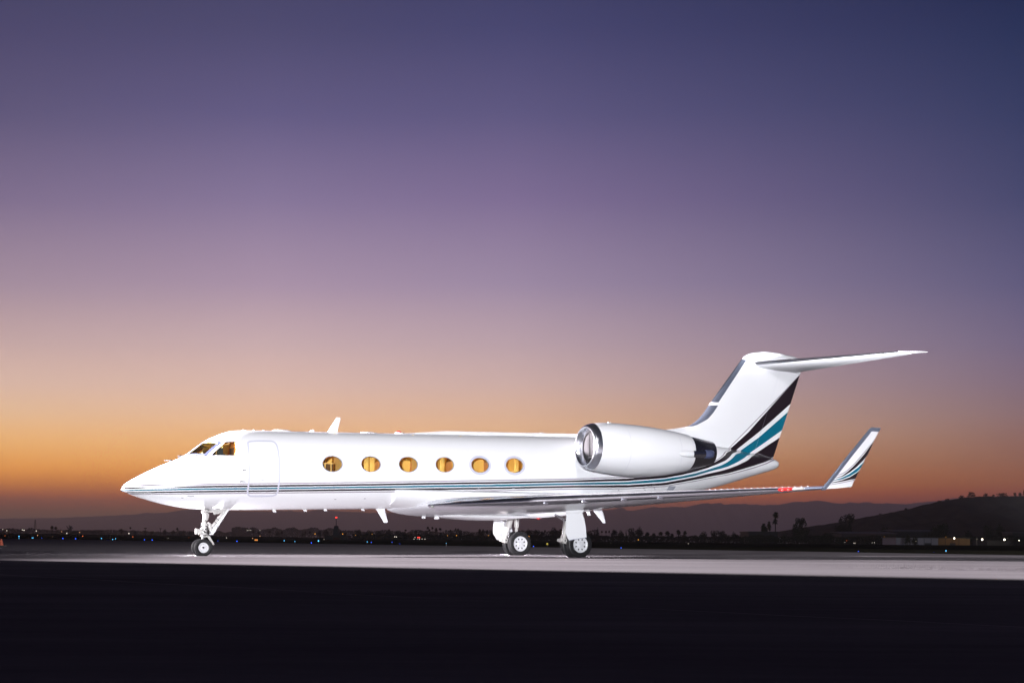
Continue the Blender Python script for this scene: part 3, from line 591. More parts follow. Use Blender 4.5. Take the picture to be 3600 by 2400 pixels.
for z in zs:
    a,b=(fle(z) if z>=4.05 else 12.6+(4.05-z)*8),fte(z); r=[]; n=56
    for j in range(n):
        q=2*math.pi*j/n; u=(1-math.cos(q))/2; s=a+(b-a)*u
        s1=max(a,17.3-.0*z) if z<4.7 else a
        cr_=b-s1; x=(s-s1)/cr_
        main=foil(max(0,x),.095)*cr_ if x>0 else 0
        dors=(.10+.35*max(0,4.45-z))*min(1,((s-a)/1.2)**.5 if s>a else 0)*max(0,1-max(0,s-17.5)/2.2) if z<4.7 else 0
        hh=max(main,dors,.006 if 0<u<1 else 0); r.append(P(s,math.copysign(hh,math.sin(q)) if abs(math.sin(q))>1e-6 else 0,z))
    rr.append(r)
m=MB(); m.rings(rr); fin=m.build('tail_fin','livery_paint',jet,40)
def fin_half(s,z):
    a=fle(z); b=fte(z); s1=max(a,17.3) if z<4.7 else a; x=(s-s1)/(b-s1); return max(foil(max(0,x),.095)*(b-s1),.10*min(1,((s-a)/1.2)**.5 if s>a else 0)*max(0,1-max(0,s-17.5)/2.2) if z<4.7 else 0)
def boot(z0,z1,n,name,depth,parent,material):
    m=MB(); rr=[]
    for k in range(n+1):
        z=z0+(z1-z0)*k/n; a=fle(z); d=depth(z); r=[]
        for j in range(15):
            q=-1+2*j/14; s=a+d*q*q; hh=fin_half(s,z); r.append(P(s-.006*(1-q*q),math.copysign(hh+.006,q) if q else 0,z+.004))
        rr.append(r)
    m.rings(rr,False,False,closed=False); return m.build(name,material,parent,0)
boot(5.56,7.2,16,'fin_boot',lambda z:.165+.05*(7.2-z),fin,'boot'); boot(5.45,5.555,2,'boot_joint',lambda z:.27,fin,'white_paint')
boot(4.60,5.445,18,'fin_boot',lambda z:.27-.22*max(0,4.95-z)/.35*.9+.04,fin,'boot')
m=MB()
def fline(p0,p1,wd,name,material,n=10,off=.004):
    m=MB(); A=[];B=[]; d=Vector((p1[0]-p0[0],p1[1]-p0[1])).normalized(); nn=Vector((-d[1],d[0]))*wd/2
    for sg in (1,-1):
        A=[];B=[]
        for k in range(n+1):
            f=k/n; s,z=p0[0]+(p1[0]-p0[0])*f,p0[1]+(p1[1]-p0[1])*f
            for L,q in ((A,1),(B,-1)): ss,zz=s+nn[0]*q,z+nn[1]*q; L.append(P(ss,sg*(fin_half(ss,zz)+off),zz))
        m.rings([A,B],False,False,closed=False)
    return m.build(name,material,fin)
fline((21.72,6.90),(22.50,6.86),.02,'rudder_top_gap','grey_ink'); fline((20.35,3.95),(20.78,5.05),.010,'rudder_hinge_line','grey_trim')
fline((20.78,5.05),(21.45,6.88),.006,'rudder_hinge_line','door_trim'); fline((20.40,3.80),(21.2,3.62),.012,'rudder_foot_gap','grey_ink',off=.012)
# bullet fairing
BU=[(19.80,7.235,7.215,.01),(19.86,7.31,7.14,.05),(19.96,7.385,7.08,.10),(20.1,7.445,7.03,.14),(20.26,7.492,7.0,.17),(20.76,7.572,6.96,.215),(21.37,7.563,6.93,.22),(22.09,7.49,6.93,.19),(22.5,7.40,6.96,.14),(22.75,7.30,7.03,.08),(22.85,7.2,7.12,.01)]
rr=[]
for s,zt,zb,hw in BU:
    r=[]
    for q in range(28):
        a=2*math.pi*q/28; r.append(P(s,hw*math.cos(a),(zt+zb)/2+(zt-zb)/2*math.sin(a)))
    rr.append(r)
m=MB(); m.rings(rr); m.build('bullet_fairing','white_paint',jet,60)
def sle(t_): return 20.02+.70*t_
def ste(t_): return 22.28+.315*t_
def szl(t_): return 7.075+.025*t_
for sg in (1,-1):
    rr=[]
    for t_ in (0,.2,.5,1,1.6,2.3,3,3.7,4.3,4.5):
        a,b=sle(t_),ste(t_); c=b-a; r=[]
        for k in range(29):
            q=-1+2*k/28; x=q*q; r.append(P(a+x*c,sg*t_,szl(t_)-.19*x*(1-t_/6.5)+math.copysign(max(foil(x,.095)*c,.004),q)))
        rr.append(r)
    m=MB(); m.rings(rr); tp=m.build('tailplane','white_paint',jet,30)
    m=MB(); m.rings([offset([P(sle(t_)+q*q*.05*(ste(t_)-sle(t_)),sg*t_,szl(t_)-.19*q*q*.05*(1-t_/6.5)+math.copysign(foil(q*q*.05,.095)*(ste(t_)-sle(t_)),q)) for q in [-1+2*k/12 for k in range(13)]],.004,0) for t_ in (.25,1,2,3,4,4.45)],False,False,closed=False); m.build('leading_edge','polished',tp,0)
    # tip horn
    rr=[]
    for f,t_ in [(0,4.44),(.15,4.55),(.5,4.72),(.8,4.85),(.95,4.92),(1,4.94)]:
        a=23.12+.80*f; b=23.72+.28*f+.02; zz=7.175; r=[]
        for q in range(16):
            an=2*math.pi*q/16; u=(1-math.cos(an))/2; r.append(P(a+(b-a)*u,sg*t_,zz-.02*u+math.sin(an)*.035*(1-f*.9)))
        rr.append(r)
    m=MB(); m.rings(rr); m.build('elevator_horn','white_paint',tp,60)
    m=MB(); A=[];B=[]
    for k in range(9):
        t_=.45+3.9*k/8; a,c=sle(t_),ste(t_)-sle(t_)
        for L,x in ((A,.68),(B,.695)): L.append(P(a+x*c,sg*t_,szl(t_)-.19*x*(1-t_/6.5)-foil(x,.095)*c-.004))
    m.rings([A,B],False,False,closed=False); m.build('elevator_gap','grey_ink',tp)
# ------------------------------------------------------------------ engines
def nac(sg,prof,a0=0,a1=2*math.pi,n=56,dt=0):
    rr=[]
    for s,zc,r_,tt in prof: rr.append([P(s,sg*(tt+r_*math.cos(a0+(a1-a0)*k/n)),zc+r_*math.sin(a0+(a1-a0)*k/n)) for k in range(n)])
    return rr
def bez(prof,n=5):
    out=[]
    for i in range(len(prof)-1):
        p0=prof[max(i-1,0)];p1=prof[i];p2=prof[i+1];p3=prof[min(i+2,len(prof)-1)]
        for k in range(n):
            u=k/n; out.append(tuple(.5*((2*b)+(-a+c)*u+(2*a-5*b+4*c-d)*u*u+(-a+3*b-3*c+d)*u**3) for a,b,c,d in zip(p0,p1,p2,p3)))
    return out+[prof[-1]]
ET=2.3
for sg in (1,-1):
    ctr=empty('tmp',(0,0,0)); bpy.data.objects.remove(ctr)
    cowl=MB(); cowl.rings(nac(sg,bez([(12.02,3.567,.755,ET),(12.3,3.56,.79,ET),(12.7,3.545,.822,ET),(13.4,3.505,.842,ET),(14.0,3.49,.828,ET),(14.85,3.485,.752,ET),(15.40,3.492,.665,ET),(15.72,3.50,.607,ET)])+[(15.73,3.50,.59,ET),(15.6,3.50,.57,ET)]),False,False)
    eng=cowl.build('engine_nacelle','white_paint',jet,50)
    lp=bez([(12.0,3.567,.50,ET),(11.95,3.567,.515,ET),(11.86,3.567,.555,ET),(11.79,3.567,.60,ET),(11.78,3.567,.635,ET),(11.81,3.567,.675,ET),(11.88,3.567,.715,ET),(12.02,3.567,.757,ET)],5)
    m=MB(); m.rings(nac(sg,lp,n=72),False,False); m.build('intake_lip','polished',eng,0)
    m=MB(); m.rings(nac(sg,[(11.99,3.567,.505,ET),(12.03,3.567,.48,ET),(11.99,3.567,.455,ET),(12.02,3.567,.445,ET),(12.02,3.567,.005,ET)]),False,False); m.build('intake_cover','cover_plate',eng,30)
    m=MB(); m.prism([P(12.005,sg*(ET-.10),3.16),P(12.005,sg*(ET-.10),3.97),P(12.005,sg*(ET-.3),3.90),P(12.005,sg*(ET-.40),3.7),P(12.005,sg*(ET-.42),3.50),P(12.005,sg*(ET-.34),3.3)],(.01,0,0)); m.build('cover_flap','cover_flap',eng)
    m=MB(); m.box(P(12.012,sg*(ET-.10),3.567),(.02,.012,.84)); m.box(P(12.012,sg*ET,3.22),(.015,.5,.012)); m.build('cover_seam','steel_dark',eng)
    m=MB(); m.rings(nac(sg,bez([(15.60,3.50,.585,ET),(15.9,3.505,.545,ET),(16.3,3.515,.475,ET),(16.72,3.527,.40,ET)])+[(16.73,3.527,.375,ET),(16.3,3.52,.37,ET)]),False,False); m.build('exhaust_cone','steel_dark',eng,40)
    m=MB(); m.rings(nac(sg,[(16.3,3.52,.372,ET),(16.3,3.52,.01,ET)]),False,False); m.build('exhaust_interior','dark_gap',eng)
    # hinge fairing of the reverser on the outer side
    m=MB(); 
    def rb(s,t0,t1,z0,z1,rd=.05):
        cz=(z0+z1)/2; hz=(z1-z0)/2; r=[]
        for q in range(20):
            a=2*math.pi*q/20; c_,s_=math.cos(a),math.sin(a); r.append(P(s,sg*((t0+t1)/2+(t1-t0)/2*math.copysign(abs(c_)**.5,c_)),cz+hz*math.copysign(abs(s_)**.7,s_)))
        return r
    m.rings([rb(14.9,2.2,3.035,3.33,3.53),rb(15.1,2.2,3.06,3.285,3.565),rb(15.3,2.2,3.045,3.28,3.57),rb(15.57,2.2,3.01,3.28,3.57)]); m.build('reverser_fairing','white_paint',eng,50)
    m=MB(); m.rings([rb(15.565,2.4,2.995,3.30,3.56),rb(15.9,2.4,2.95,3.31,3.57),rb(16.2,2.4,2.90,3.32,3.585)]); m.build('reverser_arm','chrome',eng,50)
    m=MB(); m.rings([rb(16.14,2.45,2.92,3.31,3.59),rb(16.2,2.45,2.935,3.30,3.60),rb(16.4,2.45,2.91,3.31,3.60),rb(16.5,2.5,2.86,3.34,3.58),rb(16.53,2.55,2.80,3.38,3.54)]); m.build('reverser_end_cap','boot_blue',eng,50)
    # seam round the lower cowl and a latch
    for s_ in (13.05,15.05):                # shallow cowl joints
        r_=[r for r in bez([(12.02,3.567,.755,ET),(12.3,3.56,.79,ET),(12.7,3.545,.822,ET),(13.4,3.505,.842,ET),(14.0,3.49,.828,ET),(14.85,3.485,.752,ET),(15.40,3.492,.665,ET)],12)]; q_=min(r_,key=lambda r:abs(r[0]-s_))
        m=MB(); m.rings(nac(sg,[(q_[0],q_[1],q_[2]+.002,ET),(q_[0]+.008,q_[1],q_[2]+.002,ET)]),False,False); m.build('cowl_joint','door_trim',eng)
    m=MB(); m.box(P(12.7,sg*ET,3.545+.825),(.10,.05,.03)); m.build('cowl_vent','white_paint',eng)
    # pylon
    rr=[]
    for t_ in (.75,1.2,1.6):
        r=[]
        for q in range(24):
            a=2*math.pi*q/24; u=(1-math.cos(a))/2; r.append(P(12.35+3.7*u,sg*t_,3.50+math.sin(a)*.17*(1-.4*u)))
        rr.append(r)
    m=MB(); m.rings(rr); m.build('engine_pylon','white_paint',jet,50)
# ------------------------------------------------------------------ landing gear
def wheel(c,ax,r,wd,rim_r,parent,holes,tread=4,name='wheel'):
    c=Vector(c); ax=Vector(ax); h=wd/2; m=MB()
    pf=[(-h*.80,rim_r),(-h*.93,rim_r+.02),(-h,rim_r+(r-rim_r)*.45),(-h*.93,r*.93),(-h*.78,r*.985)]
    g=[]; 
    for k in range(tread+1):
        x=-h*.70+1.4*h*k/tread; g+=[(x-.008,r-.002),(x-.004,r-.014),(x+.004,r-.014),(x+.008,r-.002)]
    pf=pf+g+[(a*-1,b) for a,b in pf[::-1]]
    m.lathe(c,ax,pf,56); ty=m.build(name,'tyre',parent,25)
    for q in (1,-1):
        m=MB(); a=ax*q
        if holes>8:
            m.lathe(c,a,[(h*.80,rim_r+.004),(h*.90,rim_r-.004),(h*.86,rim_r-.022),(h*.55,rim_r-.035),(h*.50,rim_r*.5),(h*.62,rim_r*.40),(h*.62,rim_r*.26),(h*.45,rim_r*.24),(h*.45,0.001)],40)
        else:
            m.lathe(c,a,[(h*.80,rim_r+.004),(h*.92,rim_r-.006),(h*.90,rim_r-.02),(h*.66,rim_r-.05),(h*.62,rim_r*.35),(h*.72,rim_r*.27),(h*.72,.001)],44)
        rm=m.build('rim','rim_white',ty,35)
        u=ax.orthogonal().normalized(); v=ax.cross(u)
        m=MB()
        for k in range(holes):
            an=2*math.pi*(k+.5)/holes; rad=rim_r*.64 if holes<=8 else rim_r*.66; sz=.031 if holes<=8 else .006; cc=c+(u*math.cos(an)+v*math.sin(an))*rad+a*(h*.655 if holes<=8 else h*.56)
            rd=(u*math.cos(an)+v*math.sin(an)); tg=(-u*math.sin(an)+v*math.cos(an)); pts=[]
            for j in range(10):
                b=2*math.pi*j/10; pts.append(cc+rd*sz*1.05*math.cos(b)+tg*sz*(.8 if math.cos(b)>0 else .6)*math.sin(b))
            m.prism(pts,a*.006)
        m.build('rim_hole','dark_gap',ty,kind='stuff')
        m=MB(); m.lathe(c,a,[(h*.6,rim_r*.25),(h*.98,rim_r*.235),(h*1.02,rim_r*.17),(h*1.02,.001)],28) if holes<=8 else m.lathe(c,a,[(h*.42,rim_r*.20),(h*.75,rim_r*.17),(h*.75,rim_r*.09),(h*.6,rim_r*.07),(h*.6,.001)],24); m.build('hub_cap','rim_white' if holes<=8 else 'steel_dark',ty)
    return ty
Y_=(0,1,0)
# nose gear
for t_ in (.17,-.17): wheel(P(0,t_,.245),Y_,.262,.17,.150,jet,12,3,'nose_wheel')
ng=MB(); ng.tube([P(0,-.14,.25),P(0,.14,.25)],.045,12); ng.tube([P(0,0,.25),P(.02,0,.36),P(.03,0,.52)],[.05,.04,.038],16)
nose=ng.build('nose_gear_leg','gear_white',jet,40)
def part(name,fn,parent,material='gear_white',sm=40):
    m=MB(); fn(m); return m.build(name,material,parent,sm)
part('piston',lambda m:m.tube([P(.03,0,.50),P(.04,0,.60)],.036,14),nose,'chrome')
part('cylinder',lambda m:(m.tube([P(.035,0,.56),P(.05,0,.61),P(.06,0,.72),P(.075,0,.90)],[.085,.095,.10,.095],18),m.tube([P(.075,0,.88),P(.08,0,.98)],[.105,.085],18),m.tube([P(.082,0,.98),P(.088,0,1.06)],.055,14)),nose)
part('band',lambda m:[m.tube([P(.04+.02*k,0,.60+.09*k),P(.043+.02*k,0,.625+.09*k)],.108,18) for k in range(4)],nose,'steel_dark')
part('upper_leg',lambda m:(m.tube([P(.088,0,1.03),P(.11,0,1.10),P(.125,0,1.20),P(.10,0,1.29)],[.07,.085,.095,.085],16),m.ell(P(.09,0,1.31),(.10,.09,.10)),m.tube([P(.09,-.25,1.31),P(.09,.25,1.31)],.05,14),m.tube([P(.08,0,1.30),P(.07,0,1.42)],.085,14)),nose)
part('trunnion_pin',lambda m:m.tube([P(.09,.25,1.30),P(.09,.262,1.30)],.018,12),nose,'dark_gap')
part('clamp_ring',lambda m:m.tube([P(.088,0,1.035),P(.09,0,1.055)],.082,16),nose,'dark_gap')
part('steering_unit',lambda m:(m.box(P(-.10,.02,.73),(.16,.13,.13)),m.tube([P(-.16,.02,.65),P(-.16,.02,.81)],.045,12),m.tube([P(-.05,.10,.70),P(.02,.12,.74)],.03,10),m.box(P(-.03,0,.66),(.10,.2,.06))),nose)
part('hydraulic_fitting',lambda m:(m.tube([P(-.03,.10,.86),P(-.05,.11,.95)],.02,8),m.tube([P(-.08,.09,.80),P(-.02,.11,.88)],.014,8),m.tube([P(.12,.10,.70),P(.20,.11,.66)],.02,8),m.tube([P(.00,.11,.62),P(.2,.12,.60)],.012,8)),nose,'steel_dark')
part('upper_link',lambda m:m.tube([P(.12,.12,1.315),P(.45,.12,1.345),P(.72,.10,1.39)],[.045,.035,.045],12),nose)
part('retract_jack',lambda m:(m.tube([P(.40,.10,1.285),P(.62,.08,1.33)],.04,12),m.box(P(.36,.10,1.27),(.09,.08,.07))),nose)
part('drag_brace',lambda m:(m.tube([P(.70,.08,1.38),P(.50,.09,1.14),P(.34,.10,.93),P(.27,.10,.86)],[.05,.045,.05,.045],12),m.tube([P(.50,.09,1.15),P(.47,.09,1.11)],.058,12)),nose)
part('brace_ring',lambda m:(m.tube([P(.455,.09,1.085),P(.445,.09,1.073)],.054,12),m.tube([P(.385,.095,.995),P(.375,.095,.983)],.054,12)),nose,'dark_gap')
part('actuator',lambda m:(m.tube([P(.20,.08,.92),P(.26,.10,.74)],.055,12),m.ell(P(.19,.08,.95),(.05,.05,.05)),m.tube([P(.12,.08,.90),P(.18,.08,.99),P(.26,.08,.93)],.02,8)),nose)
part('gear_door',lambda m:m.prism([P(.79,.16,1.40),P(.735,.16,1.40),P(.24,.16,.645),P(.30,.16,.63)],(0,.05,0)),nose,'white_paint')
part('gear_door_panel',lambda m:m.prism([P(.76,.10,1.40),P(.66,.10,1.40),P(.19,.10,.64),P(.26,.10,.62)],(0,-.02,0)),nose,'white_paint')
part('placard',lambda m:[m.box(P(.42+.012*k,.166,.90-.03*k),(.05,.006,.014)) for k in range(4)],nose,'black_ink')
part('torque_arm',lambda m:(m.tube([P(.10,.06,.62),P(.18,.07,.58),P(.32,.08,.37)],[.045,.05,.028],10),m.ell(P(.33,.08,.35),(.03,.03,.03))),nose)
part('hose',lambda m:(m.tube([P(.12,.11,1.00),P(.16,.13,.92),P(.12,.13,.84),P(.20,.13,.72),P(.26,.12,.66)],.010,8),m.tube([P(-.02,.12,.88),P(.0,.13,.76),P(.12,.13,.68),P(.22,.12,.67)],.009,8)),nose,'dark_gap')
# main gear
for sg in (1,-1):
    tc_=2.085*sg
    for q in (.20,-.20): wheel(P(11.61,tc_+q,.405),Y_,.425,.235,.262,jet,8,4,'main_wheel')
    m=MB(); m.tube([P(11.61,tc_-.16,.42),P(11.61,tc_+.16,.42)],.07,14); m.tube([P(11.14,tc_,.52),P(11.61,tc_,.42)],[.085,.075],14)
    mg=m.build('main_gear_leg','gear_white',jet,40)
    part('post',lambda m:(m.tube([P(11.45,tc_,1.60),P(11.36,tc_,1.25),P(11.22,tc_,.85),P(11.12,tc_,.56)],[.12,.11,.095,.09],16),m.tube([P(11.12,tc_-.12,.525),P(11.12,tc_+.13,.525)],.075,16),m.tube([P(11.02,tc_-.10,.54),P(11.02,tc_+.10,.54)],.055,14)),mg)
    part('pivot_pin',lambda m:m.tube([P(11.13,tc_+.13,.525),P(11.13,tc_+.142,.525)],.028,12),mg,'dark_gap')
    part('shock_strut',lambda m:(m.tube([P(11.62,tc_,1.55),P(11.60,tc_,.98)],.085,16),m.tube([P(11.60,tc_,1.12),P(11.60,tc_,1.09)],.097,16)),mg)
    part('piston',lambda m:m.tube([P(11.60,tc_,1.0),P(11.58,tc_,.45)],.055,14),mg,'gear_white')
    part('placard',lambda m:[m.box(P(11.60,tc_+.088,1.30-.03*k),(.07,.006,.014)) for k in range(5)],mg,'black_ink')
    part('side_brace',lambda m:(m.tube([P(10.77,tc_+sg*.1,1.35),P(11.2,tc_+sg*.05,1.17),P(11.3,tc_,1.14)],[.035,.04,.04],12)),mg,'chrome')
    part('hose',lambda m:(m.tube([P(11.10,tc_+.10,1.25),P(11.06,tc_+.12,1.0),P(11.02,tc_+.12,.75),P(11.05,tc_+.12,.60)],.012,8),m.tube([P(11.3,tc_+.12,.95),P(11.2,tc_+.12,.75),P(11.25,tc_+.12,.6)],.014,8)),mg,'steel_dark')
    part('brake_unit',lambda m:(m.tube([P(11.55,tc_-.14,.44),P(11.55,tc_+.14,.44)],.13,20),m.tube([P(11.30,tc_+.08,.74),P(11.22,tc_+.08,.58)],.03,8)),mg,'steel_dark')
    part('brake_line',lambda m:[m.tube([P(11.42-.03*k,tc_+.11,.78-.05*k),P(11.37-.03*k,tc_+.11,.74-.05*k)],.012,6) for k in range(5)],mg,'dark_gap')
    dt=sg*.52
    DP=[(10.961,1.40),(11.529,1.42),(11.607,1.241),(11.661,.981),(11.711,.635),(11.103,.535),(11.061,.56),(10.935,.765),(10.944,.973)]
    def dp(s,z,e=0): return P(s,tc_+dt+e-sg*.10*max(0,(.9-z)),z)
    m=MB(); n=len(DP); m.add([dp(s,z) for s,z in DP]+[dp(s,z,-sg*.03) for s,z in DP],[tuple(range(n)),tuple(range(2*n-1,n-1,-1))]+[(i,(i+1)%n,n+(i+1)%n,n+i) for i in range(n)])
    gd=m.build('gear_door','white_paint',mg,30)
    m=MB(); m.prism([dp(11.09,.533,sg*.004),dp(11.715,.628,sg*.004),dp(11.718,.648,sg*.004),dp(11.08,.553,sg*.004)],(0,sg*.03,0)); m.build('door_edge','grey_trim',gd)
    m=MB(); m.prism([P(10.94,tc_+dt,1.40),P(11.55,tc_+dt,1.43),P(11.60,tc_+dt,1.56),P(11.58,tc_+dt,1.72),P(10.94,tc_+dt,1.70)],(0,sg*.03,0)); m.build('fixed_door_panel','white_paint',mg)
# ------------------------------------------------------------------ cabin and cockpit fittings seen through the glass
def seat(s,t_,face,back_h=.78):
    m=MB(); z0=1.95+.022*s; m.box(P(s,t_,z0+.38),(.55,.56,.18)); m.box(P(s-.3*face*-1,t_,z0+.75),(.16,.52,back_h)); 
    o=m.mesh('passenger_seat','seat_leather',30); bm=bmesh.new(); bm.from_mesh(o); bmesh.ops.bevel(bm,geom=bm.edges,offset=.05,segments=3,affect='EDGES'); bm.to_mesh(o); bm.free(); o.shade_smooth()
    ob=link('passenger_seat',o,jet)
    m=MB(); 
    for q in (.3,-.3): m.box(P(s+.02,t_+q,z0+.56),(.46,.09,.07))
    m.build('armrest','seat_leather',ob)
    m=MB(); m.box(P(s+.3*face,t_,z0+1.16),(.13,.34,.22)); m.build('headrest','cabin_panel',ob)
for s,t_,f in [(4.55,.66,1),(5.35,.66,-1),(4.55,-.66,1),(5.35,-.66,-1),(7.1,.66,1),(7.75,-.66,1),(9.75,.66,1),(9.2,-.66,-1),(10.4,-.66,1)]: seat(s,t_,f)
m=MB(); m.box(P(3.42,.75,2.55),(.62,.5,.5)); cab=m.build('galley_cabinet','cabinet_dark',jet)
for k in range(3): m=MB(); m.box(P(3.28+.19*k,1.005,2.62),(.03,.012,.36)); m.build('divider','cabin_panel',cab)
m=MB(); m.box(P(3.42,1.003,2.81),(.66,.02,.03)); m.build('rail','cabin_panel',cab)
for s,full in ((3.95,0),(6.55,0),(8.22,0),(2.1,1),(12.3,1)):
    rg=[]
    for d_ in (0,.05):
        r=fring(s+d_,-.06,48,zfloor=1.98+.022*s); rg.append([(x,(y if full else min(y,-.42)),z) for x,y,z in r])
    m=MB(); m.rings(rg); m.build('bulkhead','cabin_lining' if full else 'cabin_panel',jet)
for sg in (1,-1): m=MB(); m.box(P(7.2,sg*.93,2.42),(9.6,.12,.10)); m.build('side_ledge','cabin_panel',jet)
for sg in (1,-1): m=MB(); m.box(P(7.2,sg*.66,3.42),(9.6,.24,.05)); m.build('overhead_panel','cabin_panel',jet)
def board(s0,s1,z0,z1,t_,name='cabin_cupboard',material='seat_leather',d=.04):
    m=MB(); m.box(P((s0+s1)/2,t_,(z0+z1)/2),(s1-s0,d,z1-z0)); return m.build(name,material,jet)
for a_,b_,c_,d_,t_ in [(5.60,6.02,2.50,2.84,.30),(5.60,6.02,2.87,3.3,.24),(6.05,6.50,2.50,3.02,.36),(6.10,6.45,3.05,3.35,.25),(8.32,8.86,2.45,3.06,.38),(8.05,8.28,2.45,3.3,.20),(8.90,9.2,2.45,3.3,.15),(3.72,3.93,2.3,3.4,.30),(3.1,3.70,2.80,3.4,.20),(4.9,5.02,2.4,3.3,.20),(7.38,7.46,2.4,3.4,.30),(6.8,7.34,2.90,3.4,.18),(9.95,10.02,2.4,3.4,.34),(10.1,10.5,2.95,3.4,.2)]: board(a_,b_,c_,d_,t_)
for a_,c_,t_ in [(6.03,2.9,.31),(8.3,2.9,.30),(3.71,2.9,.25)]: board(a_-.008,a_+.008,2.4,3.4,t_,'door_gap','cabinet_dark')
m=MB(); m.box(P(-.10,0,2.70),(.35,.9,.26)); m.prism([P(-.22,.46,2.84),P(.10,.46,2.84),P(.10,.46,3.00),P(-.05,.46,3.0)],(0,.92,0)); m.build('glareshield','cockpit_green',jet)
m=MB(); m.rings([fring(1.0,-.07,48,zfloor=2.0),fring(1.04,-.07,48,zfloor=2.0)]); m.build('cockpit_bulkhead','cockpit_orange',jet)
m=MB(); m.box(P(.98,-.35,3.0),(.04,.40,.50)); m.box(P(.985,.25,3.02),(.03,.28,.44)); m.build('cockpit_locker','cabinet_dark',jet)
for t_ in (.42,-.42):
    m=MB(); m.box(P(.45,t_,2.62),(.14,.42,.78)); m.box(P(.42,t_,3.10),(.12,.26,.18)); m.build('pilot_seat','cockpit_dark',jet)
    m=MB(); m.tube([P(.10,t_+.12*(1 if t_>0 else -1),2.9),P(.16,t_+.06*(1 if t_>0 else -1),3.26)],.02,8); m.build('side_post','cockpit_tan',jet)
m=MB(); m.box(P(.60,0,3.36),(.34,.4,.05)); m.build('overhead_switch_panel','cockpit_tan',jet)
def cabin_lamp(s,z,p,col): 
    d=bpy.data.lights.new('cabin_lamp','POINT'); d.energy=p; d.color=col; d.shadow_soft_size=.12; o=bpy.data.objects.new('cabin_lamp',d); COL.objects.link(o); o.location=JW(s,0,z)
for s in (3.0,5.1,7.3,9.4,11.3): cabin_lamp(s,3.45,CABP,(1,.72,.30))
cabin_lamp(.78,3.15,CABP*.45,(1,.72,.42)); cabin_lamp(-.02,3.12,CABP*.12,(1,.85,.7))
# small ground strobes standing behind the tyres
def hidden(loc,p,r=.03):
    d=bpy.data.lights.new('ground_strobe','POINT'); d.energy=p; d.color=(.96,.94,1); d.shadow_soft_size=r; o=bpy.data.objects.new('ground_strobe',d); COL.objects.link(o); o.location=loc
hidden(JW(.05,-.75,.14),420); hidden(JW(11.8,-2.85,.14),480); hidden(JW(11.7,1.55,.12),150)
# ------------------------------------------------------------------ apron, grass, hills
def ground_mat(name,cfun):
    m=bpy.data.materials.new(name); m.use_nodes=True; q=NT(m.node_tree)
    b=q.n('ShaderNodeBsdfPrincipled'); o=q.n('ShaderNodeOutputMaterial'); q.l(b.outputs[0],o.inputs[0]); b.inputs['Roughness'].default_value=.92; b.inputs['Specular IOR Level'].default_value=0
    tc=q.n('ShaderNodeTexCoord'); cfun(q,tc,b); MATS[name]=m
def noise_(q,vec,scale,detail=5,rough=.55):
    n=q.n('ShaderNodeTexNoise'); q.l(vec,n.inputs[0]); n.inputs['Scale'].default_value=scale; n.inputs['Detail'].default_value=detail; n.inputs['Roughness'].default_value=rough; return n.outputs[0]
def apron_f(q,tc,b):
    mp=q.n('ShaderNodeMapping'); q.l(tc.outputs['Object'],mp.inputs[0]); mp.inputs['Scale'].default_value=(.14,1,1); mp.inputs['Rotation'].default_value=(0,0,R(-4))
    n1=noise_(q,mp.outputs[0],.35,8,.6); n2=noise_(q,tc.outputs['Object'],.05,4); n3=noise_(q,tc.outputs['Object'],9,3); n4=noise_(q,mp.outputs[0],1.6,6,.7)
    v=q.m('ADD',q.m('MULTIPLY',n1,.9),q.m('MULTIPLY',n2,.5)); v=q.m('ADD',v,q.m('MULTIPLY',n4,.55)); v=q.m('ADD',v,q.m('MULTIPLY',n3,.12)); v=q.m('MULTIPLY',v,.5,clamp=True)
    c=q.ramp(v,[(.28,(.075,.068,.074)),(.42,(.14,.128,.138)),(.52,(.19,.175,.187)),(.66,(.26,.24,.255))]); q.l(c,b.inputs['Base Color'])
    bp=q.n('ShaderNodeBump'); bp.inputs['Strength'].default_value=.3; bp.inputs['Distance'].default_value=.01; q.l(n3,bp.inputs['Height']); q.l(bp.outputs[0],b.inputs['Normal'])
ground_mat('concrete',apron_f)
def grass_f(q,tc,b):
    n=noise_(q,tc.outputs['Object'],.08,6); c=q.ramp(n,[(.3,(.010,.010,.007)),(.7,(.022,.020,.013))]); q.l(c,b.inputs['Base Color'])
ground_mat('dark_grass',grass_f)
def hill_f(q,tc,b):
    n=noise_(q,tc.outputs['Object'],.02,8); c=q.ramp(n,[(.35,(.020,.018,.014)),(.65,(.055,.045,.034))]); q.l(c,b.inputs['Base Color'])
ground_mat('hill_scrub',hill_f)
def mount_f(q,tc,b):
    n=noise_(q,tc.outputs['Object'],.0006,8); c=q.ramp(n,[(.3,(.13,.11,.11)),(.7,(.19,.16,.16))]); q.l(c,b.inputs['Base Color'])
ground_mat('mountain_rock',mount_f)
mat('seam',(.07,.065,.07),.9,spec=.1); mat('seam_light',(.45,.42,.43),.9,spec=.1)
def basey(x): return 1873+(1922-1873)*x/3600.      # where the land meets the air behind the field
EDGE_A,EDGE_B=Vector((24.0,58.5,0)),Vector((-130,326,0)); ed=(EDGE_B-EDGE_A)
def farz(X,Y):
    if Y<300: return 0
    px=PX+F*X/Y; px=min(4600,max(-1000,px)); yh=YH+(px-PX)*ROLL
    g=CH+(yh-basey(px))*Y/F; k=min(1,(Y-300)/500); return g*k
m=MB(); m.add([(-700,-80,0),(700,-80,0),tuple(EDGE_A-ed*3.0),tuple(EDGE_A),tuple(EDGE_B),tuple(EDGE_A+ed*4)],[(0,1,2,3,4,5)]); 
m.v=[tuple(v) for v in m.v]; m.build('apron','concrete',None,0,kind='structure')
m=MB(); Ys=[-80,0,40,80,130,200,300,400,520,650,800,1000,1300,1700,2300,3200,5000,9000,16000,24000]; vs=[]
